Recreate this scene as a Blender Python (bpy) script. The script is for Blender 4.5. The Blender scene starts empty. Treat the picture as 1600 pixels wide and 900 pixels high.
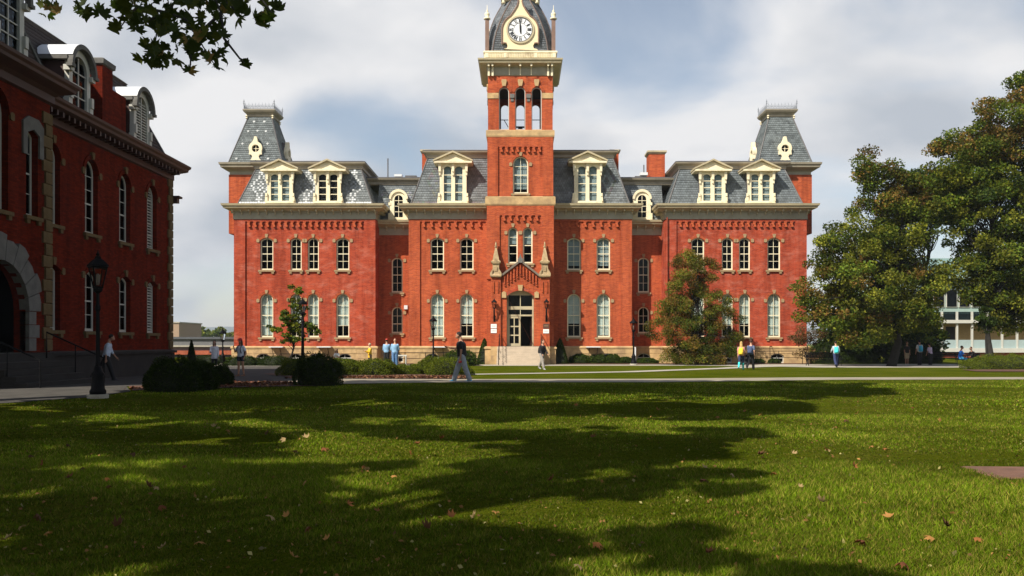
import bpy, math, random
import numpy as np
from mathutils import Vector, Matrix
from mathutils.geometry import tessellate_polygon
R = math.radians
random.seed(7); rng = np.random.default_rng(7)
sc = bpy.context.scene
COL = sc.collection

# ------------------------------------------------------------------ camera
CAMZ = 1.5; F = 1350.0; VX = 813.0; HY = 537.0
cam_d = bpy.data.cameras.new('camera'); cam = bpy.data.objects.new('camera', cam_d); COL.objects.link(cam)
cam.location = (0, 0, CAMZ); cam.rotation_euler = (R(90), 0, 0)
cam_d.sensor_width = 36; cam_d.lens = 36*F/1600
cam_d.shift_x = -(VX-800)/1600; cam_d.shift_y = (HY-450)/1600
cam_d.clip_start = 0.1; cam_d.clip_end = 12000
sc.camera = cam
# ------------------------------------------------------------------ light
sc.view_settings.view_transform = 'Standard'; sc.view_settings.look = 'None'
sc.view_settings.gamma = 1.0; sc.view_settings.exposure = 0.58
SUN_EL = 45.0
sun_vec = Vector((0.70, 0.714, -math.tan(R(SUN_EL)))).normalized()   # travelling direction of the light
sd = bpy.data.lights.new('sun', 'SUN'); sd.energy = 5.0; sd.angle = R(0.5); sd.color = (1.0, 0.93, 0.80)
so = bpy.data.objects.new('sun', sd); COL.objects.link(so); so.location = (-30, -30, 60)
so.rotation_euler = sun_vec.to_track_quat('-Z', 'Y').to_euler()
w = bpy.data.worlds.new("World"); sc.world = w; w.use_nodes = True
nt = w.node_tree; nt.nodes.clear(); N = nt.nodes.new; L = nt.links.new
sky = N('ShaderNodeTexSky'); sky.sky_type = 'NISHITA'; sky.sun_disc = False
sky.sun_elevation = R(SUN_EL); sky.sun_rotation = math.atan2(-sun_vec.x, -sun_vec.y)
sky.altitude = 300; sky.air_density = 1.0; sky.dust_density = 0.7; sky.ozone_density = 1.5
SKYS = 0.07
def math_node(op, a, b=None, c=None, clamp=False):
    m = N('ShaderNodeMath'); m.operation = op; m.use_clamp = clamp
    for i, v in enumerate((a, b, c)):
        if v is None: continue
        if isinstance(v, (int, float)): m.inputs[i].default_value = v
        else: L(v, m.inputs[i])
    return m.outputs[0]
tc = N('ShaderNodeTexCoord'); sep = N('ShaderNodeSeparateXYZ'); L(tc.outputs['Generated'], sep.inputs[0])
zz = math_node('ADD', math_node('MAXIMUM', sep.outputs[2], 0.0), 0.42)
comb = N('ShaderNodeCombineXYZ'); L(math_node('DIVIDE', sep.outputs[0], zz), comb.inputs[0]); L(math_node('DIVIDE', sep.outputs[1], zz), comb.inputs[1])
mp = N('ShaderNodeMapping'); mp.inputs['Location'].default_value = (9.95, 5.32, 0.0); mp.inputs['Scale'].default_value = (1.25, 1.5, 1); L(comb.outputs[0], mp.inputs[0])
n1 = N('ShaderNodeTexNoise'); n1.inputs['Scale'].default_value = 1.15; n1.inputs['Detail'].default_value = 7; n1.inputs['Roughness'].default_value = 0.47; n1.inputs['Distortion'].default_value = 0.35; L(mp.outputs[0], n1.inputs['Vector'])
n2 = N('ShaderNodeTexNoise'); n2.inputs['Scale'].default_value = 2.0; n2.inputs['Detail'].default_value = 6; n2.inputs['Roughness'].default_value = 0.45; L(mp.outputs[0], n2.inputs['Vector'])
cov = N('ShaderNodeMapRange'); cov.interpolation_type = 'SMOOTHSTEP'; cov.inputs[1].default_value = 0.40; cov.inputs[2].default_value = 0.53; cov.inputs[3].default_value = 0.16; L(math_node('SUBTRACT', n1.outputs[0], math_node('MULTIPLY', math_node('MAXIMUM', math_node('SUBTRACT', sep.outputs[2], 0.38), 0.0), 1.5)), cov.inputs[0])  # cloud cover thinned above the view to cut sky fill on the shadows
shade = N('ShaderNodeValToRGB'); cr = shade.color_ramp
cr.elements[0].position = 0.36; cr.elements[0].color = (4.9, 5.3, 5.9, 1)
cr.elements[1].position = 0.57; cr.elements[1].color = (8.5, 8.45, 8.5, 1)
L(n2.outputs[0], shade.inputs[0])
mx = N('ShaderNodeMix'); mx.data_type = 'RGBA'; L(cov.outputs[0], mx.inputs[0]); skb = N('ShaderNodeMix'); skb.data_type = 'RGBA'; skb.blend_type = 'MULTIPLY'; skb.inputs[0].default_value = 1.0; L(sky.outputs[0], skb.inputs[6]); skb.inputs[7].default_value = (1.5, 1.35, 1.2, 1); L(skb.outputs[2], mx.inputs[6]); L(shade.outputs[0], mx.inputs[7])
bgn = N('ShaderNodeBackground'); bgn.inputs[1].default_value = SKYS; L(mx.outputs[2], bgn.inputs[0])
wo = N('ShaderNodeOutputWorld'); L(bgn.outputs[0], wo.inputs[0])

# ------------------------------------------------------------------ helpers
def lat(px, Y): return (px-VX)*Y/F
def hgt(py, Y): return CAMZ+(HY-py)*Y/F
def zg(y, x=0):
    t = min(1, max(0, (y-26)/20.0)); t = t*t*(3-2*t)
    return 0.15*(1-t)
def tag(o, label=None, cat=None, group=None, kind=None):
    if label: o['label'] = label
    if cat: o['category'] = cat
    if group: o['group'] = group
    if kind: o['kind'] = kind
    return o
def empty(name, loc=(0, 0, 0), rz=0, label=None, cat=None, group=None):
    o = bpy.data.objects.new(name, None); COL.objects.link(o); o.location = loc; o.rotation_euler = (0, 0, rz)
    o.empty_display_size = 0.3
    return tag(o, label, cat, group)
def link(name, me, parent=None, loc=(0, 0, 0), rot=(0, 0, 0), scale=None):
    o = bpy.data.objects.new(name, me); COL.objects.link(o); o.parent = parent; o.location = loc; o.rotation_euler = rot
    if scale: o.scale = scale
    return o
def kids(o): return [c for c in bpy.data.objects if c.parent is o]
def copy_tree(src, table, parent=None):
    c = src.copy(); COL.objects.link(c); c.parent = parent
    for ch in table.get(src.name, []): copy_tree(ch, table, c)
    return c
def child_table():
    t = {}
    for o in bpy.data.objects:
        if o.parent: t.setdefault(o.parent.name, []).append(o)
    return t
class MB:
    def __init__(s): s.v = []; s.f = []
    def add(s, vs, fs):
        b = len(s.v); s.v += [tuple(p) for p in vs]; s.f += [tuple(i+b for i in f) for f in fs]; return s
    def box(s, x0, x1, y0, y1, z0, z1):
        return s.add([(x0,y0,z0),(x1,y0,z0),(x1,y1,z0),(x0,y1,z0),(x0,y0,z1),(x1,y0,z1),(x1,y1,z1),(x0,y1,z1)],
                     [(0,3,2,1),(4,5,6,7),(0,1,5,4),(1,2,6,5),(2,3,7,6),(3,0,4,7)])
    def poly(s, outline, y, holes=()):
        loops = [[Vector((x, y, z)) for x, z in outline]] + [[Vector((x, y, z)) for x, z in h] for h in holes]
        flat = [p for l in loops for p in l]
        tris = tessellate_polygon(loops)
        def key(p): return (round(p.x, 5), round(p.z, 5))
        return s.add(flat, [t for t in tris])
    def rim(s, loop, y0, y1):
        n = len(loop); vs = [(x, y0, z) for x, z in loop]+[(x, y1, z) for x, z in loop]
        return s.add(vs, [(i, (i+1) % n, n+(i+1) % n, n+i) for i in range(n)])
    def prism(s, outline, y0, y1, holes=()):
        s.poly(outline, y0, holes); s.poly(outline, y1, holes); s.rim(outline, y0, y1)
        for h in holes: s.rim(h, y0, y1)
        return s
    def tube(s, pts, rad, n=8, caps=True):
        pts = [Vector(p) for p in pts]
        if not isinstance(rad, (list, tuple)): rad = [rad]*len(pts)
        b = len(s.v); ref = None
        for i, p in enumerate(pts):
            d = (pts[min(i+1, len(pts)-1)]-pts[max(i-1, 0)])
            d = d.normalized() if d.length > 1e-9 else Vector((0, 0, 1))
            if ref is None: ref = Vector((1, 0, 0)) if abs(d.x) < 0.8 else Vector((0, 1, 0))
            a = d.cross(ref).normalized(); ref2 = a.cross(d).normalized(); ref = ref2
            for k in range(n):
                t = 2*math.pi*k/n; s.v.append(tuple(p+(a*math.cos(t)+ref2*math.sin(t))*rad[i]))
        for i in range(len(pts)-1):
            for k in range(n):
                k2 = (k+1) % n; s.f.append((b+i*n+k, b+i*n+k2, b+(i+1)*n+k2, b+(i+1)*n+k))
        if caps:
            s.f.append(tuple(b+k for k in range(n))); s.f.append(tuple(b+(len(pts)-1)*n+k for k in range(n)))
        return s
    def lathe(s, prof, c=(0, 0, 0), n=16):
        return s.rings([[(c[0]+r*math.cos(2*math.pi*k/n), c[1]+r*math.sin(2*math.pi*k/n), c[2]+z) for k in range(n)] for r, z in prof])
    def rings(s, rings, caps=True):
        b = len(s.v); n = len(rings[0])
        for r in rings: s.v += [tuple(p) for p in r]
        for i in range(len(rings)-1):
            for k in range(n):
                k2 = (k+1) % n; s.f.append((b+i*n+k, b+i*n+k2, b+(i+1)*n+k2, b+(i+1)*n+k))
        if caps: s.f.append(tuple(b+k for k in range(n))[::-1]); s.f.append(tuple(b+(len(rings)-1)*n+k for k in range(n)))
        return s
    def rect_sweep(s, x0, x1, y0, y1, prof):      # mitred moulding round a rectangle, prof = (out, z)
        return s.rings([[(x0-o, y0-o, z), (x1+o, y0-o, z), (x1+o, y1+o, z), (x0-o, y1+o, z)] for o, z in prof])
    def mesh(s, name, m, smooth=False):
        me = bpy.data.meshes.new(name); me.from_pydata(s.v, [], s.f); me.materials.append(m)
        if smooth: me.polygons.foreach_set('use_smooth', [True]*len(me.polygons))
        me.update(); return me
    def build(s, name, m, parent=None, loc=(0, 0, 0), rot=(0, 0, 0), smooth=False, kind=None):
        o = link(name, s.mesh(name, m, smooth), parent, loc, rot)
        if kind: o['kind'] = kind
        return o
def arch(w, h, rise, n=10, cx=0, z0=0):
    hw = w/2
    pts = [(cx-hw, z0), (cx+hw, z0)]
    if rise <= 0.001: return pts+[(cx+hw, z0+h), (cx-hw, z0+h)]
    Rr = (hw*hw+rise*rise)/(2*rise); zc = z0+h-Rr; a = math.asin(min(1, hw/Rr))
    if rise > hw*0.999: a = math.pi/2
    for i in range(n+1):
        t = a-2*a*i/n; pts.append((cx+Rr*math.sin(t), zc+Rr*math.cos(t)))
    return pts

# ------------------------------------------------------------------ materials
def new_mat(name):
    m = bpy.data.materials.new(name); m.use_nodes = True; t = m.node_tree
    b = t.nodes['Principled BSDF']; return m, t, b
def noise(t, scale, detail=4, rough=0.55, vec=None, coord='Object'):
    n = t.nodes.new('ShaderNodeTexNoise'); n.inputs['Scale'].default_value = scale; n.inputs['Detail'].default_value = detail; n.inputs['Roughness'].default_value = rough
    if vec is None:
        c = t.nodes.new('ShaderNodeTexCoord'); vec = c.outputs[coord]
    t.links.new(vec, n.inputs['Vector']); return n
def ramp(t, src, stops):
    r = t.nodes.new('ShaderNodeValToRGB'); e = r.color_ramp.elements
    while len(e) < len(stops): e.new(0.5)
    for el, (p, c) in zip(e, stops): el.position = p; el.color = (*c, 1)
    t.links.new(src, r.inputs[0]); return r.outputs[0]
def mixc(t, fac, a, b, mode='MIX'):
    m = t.nodes.new('ShaderNodeMix'); m.data_type = 'RGBA'; m.blend_type = mode
    for i, v in ((0, fac), (6, a), (7, b)):
        if isinstance(v, (int, float)): m.inputs[i].default_value = v
        elif isinstance(v, tuple): m.inputs[i].default_value = (*v, 1)
        else: t.links.new(v, m.inputs[i])
    return m.outputs[2]
def bump(t, b, h, strength, dist=0.02):
    n = t.nodes.new('ShaderNodeBump'); n.inputs['Strength'].default_value = strength; n.inputs['Distance'].default_value = dist
    t.links.new(h, n.inputs['Height']); t.links.new(n.outputs[0], b.inputs['Normal'])
def M(name, c, rough=0.7, var=0.15, scale=4.0, bmp=0.0, bscale=30, metal=0.0, spec=None, dirt=None):
    m, t, b = new_mat(name)
    c = tuple(c); n = noise(t, scale, 5)
    lo = tuple(x*(1-var) for x in c); hi = tuple(min(1, x*(1+var)) for x in c)
    col = ramp(t, n.outputs[0], [(0.3, lo), (0.7, hi)])
    if dirt:
        n3 = noise(t, 1.1, 6, 0.65); f = ramp(t, n3.outputs[0], [(0.5, (0, 0, 0)), (0.72, (1, 1, 1))]); col = mixc(t, f, col, dirt)
    t.links.new(col, b.inputs['Base Color']); b.inputs['Roughness'].default_value = rough; b.inputs['Metallic'].default_value = metal
    if spec is not None: b.inputs['Specular IOR Level'].default_value = spec
    if bmp > 0: n2 = noise(t, bscale, 4); bump(t, b, n2.outputs[0], bmp)
    return m
def brick_mat(name, c1, c2, mortar, wash=None, wash_lo=0.5, stain=None):
    m, t, b = new_mat(name)
    tcn = t.nodes.new('ShaderNodeTexCoord'); s = t.nodes.new('ShaderNodeSeparateXYZ'); t.links.new(tcn.outputs['Object'], s.inputs[0])
    a = t.nodes.new('ShaderNodeMath'); a.operation = 'ADD'; t.links.new(s.outputs[0], a.inputs[0]); t.links.new(s.outputs[1], a.inputs[1])
    cb = t.nodes.new('ShaderNodeCombineXYZ'); t.links.new(a.outputs[0], cb.inputs[0]); t.links.new(s.outputs[2], cb.inputs[1])
    br = t.nodes.new('ShaderNodeTexBrick'); t.links.new(cb.outputs[0], br.inputs['Vector'])
    br.inputs['Scale'].default_value = 1; br.inputs['Brick Width'].default_value = 0.215; br.inputs['Row Height'].default_value = 0.072; br.inputs['Mortar Size'].default_value = 0.006
    br.inputs['Mortar Smooth'].default_value = 0.3; br.inputs['Bias'].default_value = -0.1
    br.inputs['Color1'].default_value = (*c1, 1); br.inputs['Color2'].default_value = (*c2, 1); br.inputs['Mortar'].default_value = (*mortar, 1)
    col = br.outputs['Color']
    # courses that weathered differently, and broad uneven patches
    mpn = t.nodes.new('ShaderNodeMapping'); mpn.inputs['Scale'].default_value = (0.5, 0.5, 7.0); t.links.new(tcn.outputs['Object'], mpn.inputs[0])
    n0 = noise(t, 2.2, 4, 0.6, mpn.outputs[0]); f0 = ramp(t, n0.outputs[0], [(0.42, (0.90, 0.90, 0.90)), (0.6, (1.06, 1.05, 1.04))]); col = mixc(t, 1.0, col, f0, 'MULTIPLY')
    n1_ = noise(t, 0.45, 6, 0.6); f1 = ramp(t, n1_.outputs[0], [(0.3, (0.86, 0.84, 0.84)), (0.7, (1.1, 1.1, 1.1))]); col = mixc(t, 1.0, col, f1, 'MULTIPLY')
    if wash:
        mp2 = t.nodes.new('ShaderNodeMapping'); mp2.inputs['Scale'].default_value = (1.0, 1.0, 2.2); t.links.new(tcn.outputs['Object'], mp2.inputs[0])
        n2_ = noise(t, 0.8, 9, 0.72, mp2.outputs[0]); f2 = ramp(t, n2_.outputs[0], [(wash_lo, (0, 0, 0)), (wash_lo+0.25, (0.55, 0.55, 0.55))]); col = mixc(t, f2, col, wash)
    t.links.new(col, b.inputs['Base Color']); b.inputs['Roughness'].default_value = 0.95; b.inputs['Specular IOR Level'].default_value = 0.06
    mp3 = t.nodes.new('ShaderNodeMapping'); mp3.inputs['Scale'].default_value = (1.6, 1.6, 0.16); t.links.new(tcn.outputs['Object'], mp3.inputs[0])
    n5 = noise(t, 1.3, 6, 0.65, mp3.outputs[0]); f5 = ramp(t, n5.outputs[0], [(0.36, (0.76, 0.74, 0.74)), (0.55, (1.06, 1.06, 1.06))]); col = mixc(t, 1.0, col, f5, 'MULTIPLY'); t.links.new(col, b.inputs['Base Color'])
    bump(t, b, br.outputs['Fac'], -0.25, 0.01) if False else None
    n4 = noise(t, 9, 6, 0.7); bump(t, b, n4.outputs[0], 0.35, 0.02)
    return m
def attr_mat(name, rough=0.6, trans=0.0, spec=0.3, var_scale=None):
    m, t, b = new_mat(name)
    a = t.nodes.new('ShaderNodeAttribute'); a.attribute_name = 'tint'; col = a.outputs['Color']
    if var_scale:
        n = noise(t, var_scale, 4); f = ramp(t, n.outputs[0], [(0.3, (0.72, 0.72, 0.72)), (0.7, (1.2, 1.2, 1.2))]); col = mixc(t, 1.0, col, f, 'MULTIPLY')
    t.links.new(col, b.inputs['Base Color']); b.inputs['Roughness'].default_value = rough; b.inputs['Specular IOR Level'].default_value = spec
    if trans > 0:
        tr = t.nodes.new('ShaderNodeBsdfTranslucent'); c2 = mixc(t, 1.0, col, (1.15, 1.3, 0.6), 'MULTIPLY'); t.links.new(c2, tr.inputs[0])
        ms = t.nodes.new('ShaderNodeMixShader'); ms.inputs[0].default_value = trans
        out = t.nodes['Material Output']; t.links.new(b.outputs[0], ms.inputs[1]); t.links.new(tr.outputs[0], ms.inputs[2]); t.links.new(ms.outputs[0], out.inputs[0])
    return m
def glass_mat(name, tint=(0.75, 0.8, 0.8), refl=0.10, wav=0.0):
    m, t, b = new_mat(name); t.nodes.remove(b)
    g = t.nodes.new('ShaderNodeBsdfGlossy'); g.inputs['Roughness'].default_value = 0.03; g.inputs[0].default_value = (0.9, 0.95, 1, 1)
    tr = t.nodes.new('ShaderNodeBsdfTransparent'); tr.inputs[0].default_value = (*tint, 1)
    fr = t.nodes.new('ShaderNodeLayerWeight'); fr.inputs[0].default_value = refl
    if wav:
        n = noise(t, 1.7, 2); bn = t.nodes.new('ShaderNodeBump'); bn.inputs['Strength'].default_value = wav; bn.inputs['Distance'].default_value = 0.05
        t.links.new(n.outputs[0], bn.inputs['Height']); t.links.new(bn.outputs[0], g.inputs['Normal'])
    ms = t.nodes.new('ShaderNodeMixShader'); t.links.new(fr.outputs['Fresnel'], ms.inputs[0]); t.links.new(tr.outputs[0], ms.inputs[1]); t.links.new(g.outputs[0], ms.inputs[2])
    t.links.new(ms.outputs[0], t.nodes['Material Output'].inputs[0]); return m

brick = brick_mat('red_brick', (0.46, 0.094, 0.032), (0.30, 0.052, 0.022), (0.38, 0.15, 0.09))
brick_w = brick_mat('weathered_red_brick', (0.40, 0.062, 0.026), (0.26, 0.036, 0.018), (0.35, 0.12, 0.08), wash=(0.54, 0.24, 0.18), wash_lo=0.50)
brick_n = brick_mat('shade_toned_red_brick', (0.16, 0.018, 0.007), (0.09, 0.010, 0.005), (0.06, 0.018, 0.010))  # deep red brick darkened further to carry the building's shade in its colour
brick_far = brick_mat('orange_brick', (0.36, 0.09, 0.045), (0.30, 0.07, 0.04), (0.35, 0.18, 0.12))
sand = M('sandstone', (0.46, 0.31, 0.15), 0.85, 0.25, 2.0, 0.4, 14, dirt=(0.28, 0.18, 0.10))
sand_k = M('dressing_sandstone', (0.34, 0.23, 0.12), 0.85, 0.25, 2.0, 0.4, 14, dirt=(0.22, 0.14, 0.08))
stone_d = M('shade_toned_foundation_stone', (0.022, 0.020, 0.018), 0.95, 0.25, 2.0, 0.4, 14)  # colour taken near black for the shade cast by trees and buildings
sand_d = M('weathered_carved_sandstone', (0.40, 0.29, 0.16), 0.9, 0.3, 3.0, 0.5, 12, dirt=(0.20, 0.14, 0.09))
stone_g = M('grey_limestone', (0.16, 0.155, 0.145), 0.95, 0.18, 3.0, 0.4, 12, spec=0.05)
stone_q = M('quoin_stone', (0.15, 0.105, 0.055), 0.95, 0.25, 2.5, 0.5, 10, spec=0.05)
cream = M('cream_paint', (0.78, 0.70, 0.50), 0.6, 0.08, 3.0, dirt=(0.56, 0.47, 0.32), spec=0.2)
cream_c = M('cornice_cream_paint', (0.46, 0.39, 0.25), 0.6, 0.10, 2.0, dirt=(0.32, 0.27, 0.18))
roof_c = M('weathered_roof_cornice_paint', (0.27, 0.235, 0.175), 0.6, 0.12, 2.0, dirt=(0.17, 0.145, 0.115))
frieze_m = M('frieze_shade_toned_cream', (0.33, 0.30, 0.225), 0.65, 0.10, 2.0, dirt=(0.28, 0.24, 0.17))  # cornice cream greyed, the shade under the overhang put into the colour
white_p = M('white_window_paint', (0.50, 0.49, 0.44), 0.5, 0.05, 3.0)
white_m = M('white_metal_roof', (0.66, 0.68, 0.70), 0.45, 0.05, 2.0)
lead = M('dark_lead_flashing', (0.09, 0.085, 0.085), 0.6, 0.2, 3.0)
dkwood = M('dark_brown_eave_paint', (0.05, 0.018, 0.012), 0.6, 0.2, 2.0)
iron = M('black_iron', (0.005, 0.005, 0.006), 0.6, 0.1, 8.0, spec=0.12)
silver_iron = M('grey_painted_iron', (0.24, 0.26, 0.30), 0.5, 0.1, 8.0)
dark_in = M('interior_gloom', (0.02, 0.018, 0.016), 0.9, 0.2, 2.0)  # near-black colour stands in for the unlit gloom of the rooms
blind_m = M('pale_window_blind', (0.72, 0.74, 0.70), 0.9, 0.12, 3.0)
blind_g = M('grey_window_blind', (0.40, 0.44, 0.46), 0.9, 0.15, 2.0)
glass = glass_mat('old_window_glass', (0.82, 0.86, 0.86), 0.10, 0.35)
glass_b = glass_mat('dark_window_glass', (0.35, 0.38, 0.40), 0.18, 0.35)
glass_c = glass_mat('clear_lantern_glass', (0.9, 0.9, 0.88), 0.1)
slate_m = attr_mat('roof_slate', 0.6, 0, 0.3, 2.0)
leaf_m = attr_mat('leaf', 0.6, 0.34, 0.10)
leaf_dry = attr_mat('dry_leaf', 0.7, 0.15, 0.2)
needle_m = attr_mat('needle_foliage', 0.8, 0.15, 0.05)
grass_m = attr_mat('grass_blade', 0.8, 0.30, 0.03)
bark = M('bark', (0.075, 0.055, 0.040), 0.95, 0.35, 8.0, 0.8, 18)
bark_d = M('dark_bark', (0.014, 0.012, 0.010), 0.95, 0.35, 8.0, 0.8, 18)
concrete = M('pale_concrete', (0.36, 0.33, 0.27), 0.9, 0.12, 1.3, 0.3, 40, dirt=(0.27, 0.25, 0.21))
step_m = M('pinkish_step_stone', (0.46, 0.38, 0.29), 0.9, 0.12, 2.0, 0.3, 30)
mulch_m = M('mulch', (0.085, 0.036, 0.020), 0.95, 0.55, 14.0, 1.0, 40)

# ------------------------------------------------------------------ leaf and slate generators
def tinted_mesh(name, verts, faces, tints, mat, smooth=False):
    """verts (N,3); faces (M,k) same k; tints (M,3)"""
    verts = np.asarray(verts, dtype=np.float32); faces = np.asarray(faces, dtype=np.int32); k = faces.shape[1]
    me = bpy.data.meshes.new(name); me.vertices.add(len(verts)); me.vertices.foreach_set('co', verts.ravel())
    me.loops.add(faces.size); me.loops.foreach_set('vertex_index', faces.ravel())
    me.polygons.add(len(faces)); me.polygons.foreach_set('loop_start', np.arange(0, faces.size, k, dtype=np.int32))
    try: me.polygons.foreach_set('loop_total', np.full(len(faces), k, dtype=np.int32))
    except Exception: pass
    at = me.attributes.new('tint', 'FLOAT_COLOR', 'FACE')
    c = np.ones((len(faces), 4), dtype=np.float32); c[:, :3] = tints; at.data.foreach_set('color', c.ravel())
    me.materials.append(mat); me.update(calc_edges=True); me.validate(); return me
def unit(v): return v/np.maximum(1e-9, np.linalg.norm(v, axis=1, keepdims=True))
def leaf_cloud(name, C, size, tint, mat, up=0.6, aspect=0.65, fold=0.25, along=None):
    """one folded leaf (two triangles as a bent quad) per centre"""
    n = len(C); nrm = unit(rng.normal(size=(n, 3))+np.array([0, 0, up])); a = rng.normal(size=(n, 3))
    if along is not None: a = a*0.35+along
    a = unit(a-nrm*np.sum(a*nrm, axis=1, keepdims=True)); b = np.cross(nrm, a)
    s = (size if np.ndim(size) else np.full(n, size))[:, None]
    V = np.empty((n, 4, 3)); V[:, 0] = C-a*s*0.5; V[:, 1] = C+b*s*aspect*0.5+nrm*s*fold*0.3; V[:, 2] = C+a*s*0.5-nrm*s*fold*0.4; V[:, 3] = C-b*s*aspect*0.5+nrm*s*fold*0.3
    return tinted_mesh(name, V.reshape(-1, 3), np.arange(4*n).reshape(n, 4), tint, mat)
def ball(n, rmin=0.35):
    d = unit(rng.normal(size=(n, 3))); r = rmin+(1-rmin)*rng.random((n, 1))**0.6; return d*r
def tints(n, base, alt, p=0.3, v=0.25):
    base = np.array(base); alt = np.array(alt); t = np.where(rng.random((n, 1)) < p, alt, base)
    return t*(1+v*rng.normal(size=(n, 1))).clip(0.4, 1.8)
class Slates:
    def __init__(s): s.V = []; s.F = []; s.C = []
    def face(s, bl, br, tr, tl, expo=0.20, wid=0.19, base=(0.11, 0.125, 0.135), var=0.13, pat=None, white=(0.62, 0.64, 0.64), hint=None):
        bl, br, tr, tl = map(Vector, (bl, br, tr, tl)); nrm = (br-bl).cross(tl-bl).normalized()
        if hint is not None and nrm.dot(Vector(hint)) < 0: nrm = -nrm
        hgt_ = ((tl+tr)/2-(bl+br)/2).length; nr = max(1, int(round(hgt_/expo)))
        b = len(s.V); s.V += [bl, br, tr, tl]; s.F.append((b, b+1, b+2, b+3)); s.C.append((0.03, 0.03, 0.032))
        c0 = (bl+br)/2; ax = (br-bl).normalized()
        for i in range(nr):
            t0 = i/nr; t1 = min(1, (i+1.12)/nr); l0 = bl.lerp(tl, t0); r0 = br.lerp(tr, t0); l1 = bl.lerp(tl, t1); r1 = br.lerp(tr, t1)
            x0 = (l0-c0).dot(ax); x1 = (r0-c0).dot(ax); y0 = (l1-c0).dot(ax); y1 = (r1-c0).dot(ax)
            k0 = math.floor(min(x0, y0)/wid)-1; k1 = math.ceil(max(x1, y1)/wid)+1; off = 0.5*(i % 2)
            rowt = random.uniform(0.92, 1.08)
            for k in range(k0, k1):
                a = (k+off)*wid; c = a+wid-0.012
                ab = min(max(a, x0), x1); cb = min(max(c, x0), x1); at_ = min(max(a, y0), y1); ct = min(max(c, y0), y1)
                if cb-ab < 0.01 and ct-at_ < 0.01: continue
                def P(u, lo, hi, ul, uh):
                    f = (u-ul)/(uh-ul) if uh-ul > 1e-6 else 0.5; return lo.lerp(hi, f)
                j = random.uniform(0.014, 0.026)
                p0 = P(ab, l0, r0, x0, x1)+nrm*j; p1 = P(cb, l0, r0, x0, x1)+nrm*j; p2 = P(ct, l1, r1, y0, y1)+nrm*0.006; p3 = P(at_, l1, r1, y0, y1)+nrm*0.006
                b = len(s.V); s.V += [p0, p1, p2, p3, p0-nrm*j, p1-nrm*j]; s.F += [(b, b+1, b+2, b+3), (b+4, b+5, b+1, b)]
                g = rowt*max(0.5, random.gauss(1, var)); col = tuple(x*g for x in base)
                if pat:
                    q = pat(((a+c)/2), (i+0.5)/nr*hgt_)
                    if q: col = tuple(x*q*random.uniform(0.85, 1.1) for x in white)
                s.C += [col, tuple(x*0.8 for x in col)]
        return s
    def plates(s, bl, br, tl, uv, w=0.17, h=0.17, col=(0.44, 0.46, 0.47), hint=(0, -1, .3), diamond=False):
        bl, br, tl = map(Vector, (bl, br, tl)); ax = (br-bl).normalized(); n = (br-bl).cross(tl-bl).normalized()
        if n.dot(Vector(hint)) < 0: n = -n
        up = n.cross(ax).normalized()
        if up.z < 0: up = -up
        c0 = (bl+br)/2
        for u, v in uv:
            c = c0+ax*u+up*v+n*0.032; b = len(s.V); g = random.uniform(0.78, 1.05)
            P = [(-1, -1), (1, -1), (1, 1), (-1, 1)] if not diamond else [(0, -1.3), (1.3, 0), (0, 1.3), (-1.3, 0)]
            s.V += [c+ax*(a*w/2)+up*(d*h/2) for a, d in P]+[c+ax*(a*w/2)+up*(d*h/2)-n*0.03 for a, d in P]
            s.F += [(b, b+1, b+2, b+3), (b, b+1, b+5, b+4), (b+1, b+2, b+6, b+5)]; s.C += [tuple(x*g for x in col)]*3
        return s
    def build(s, name, parent, loc=(0, 0, 0), mat=None):
        me = tinted_mesh(name, [tuple(v) for v in s.V], s.F, s.C, mat or slate_m); o = link(name, me, parent, loc); o['kind'] = 'stuff'; return o
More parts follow.
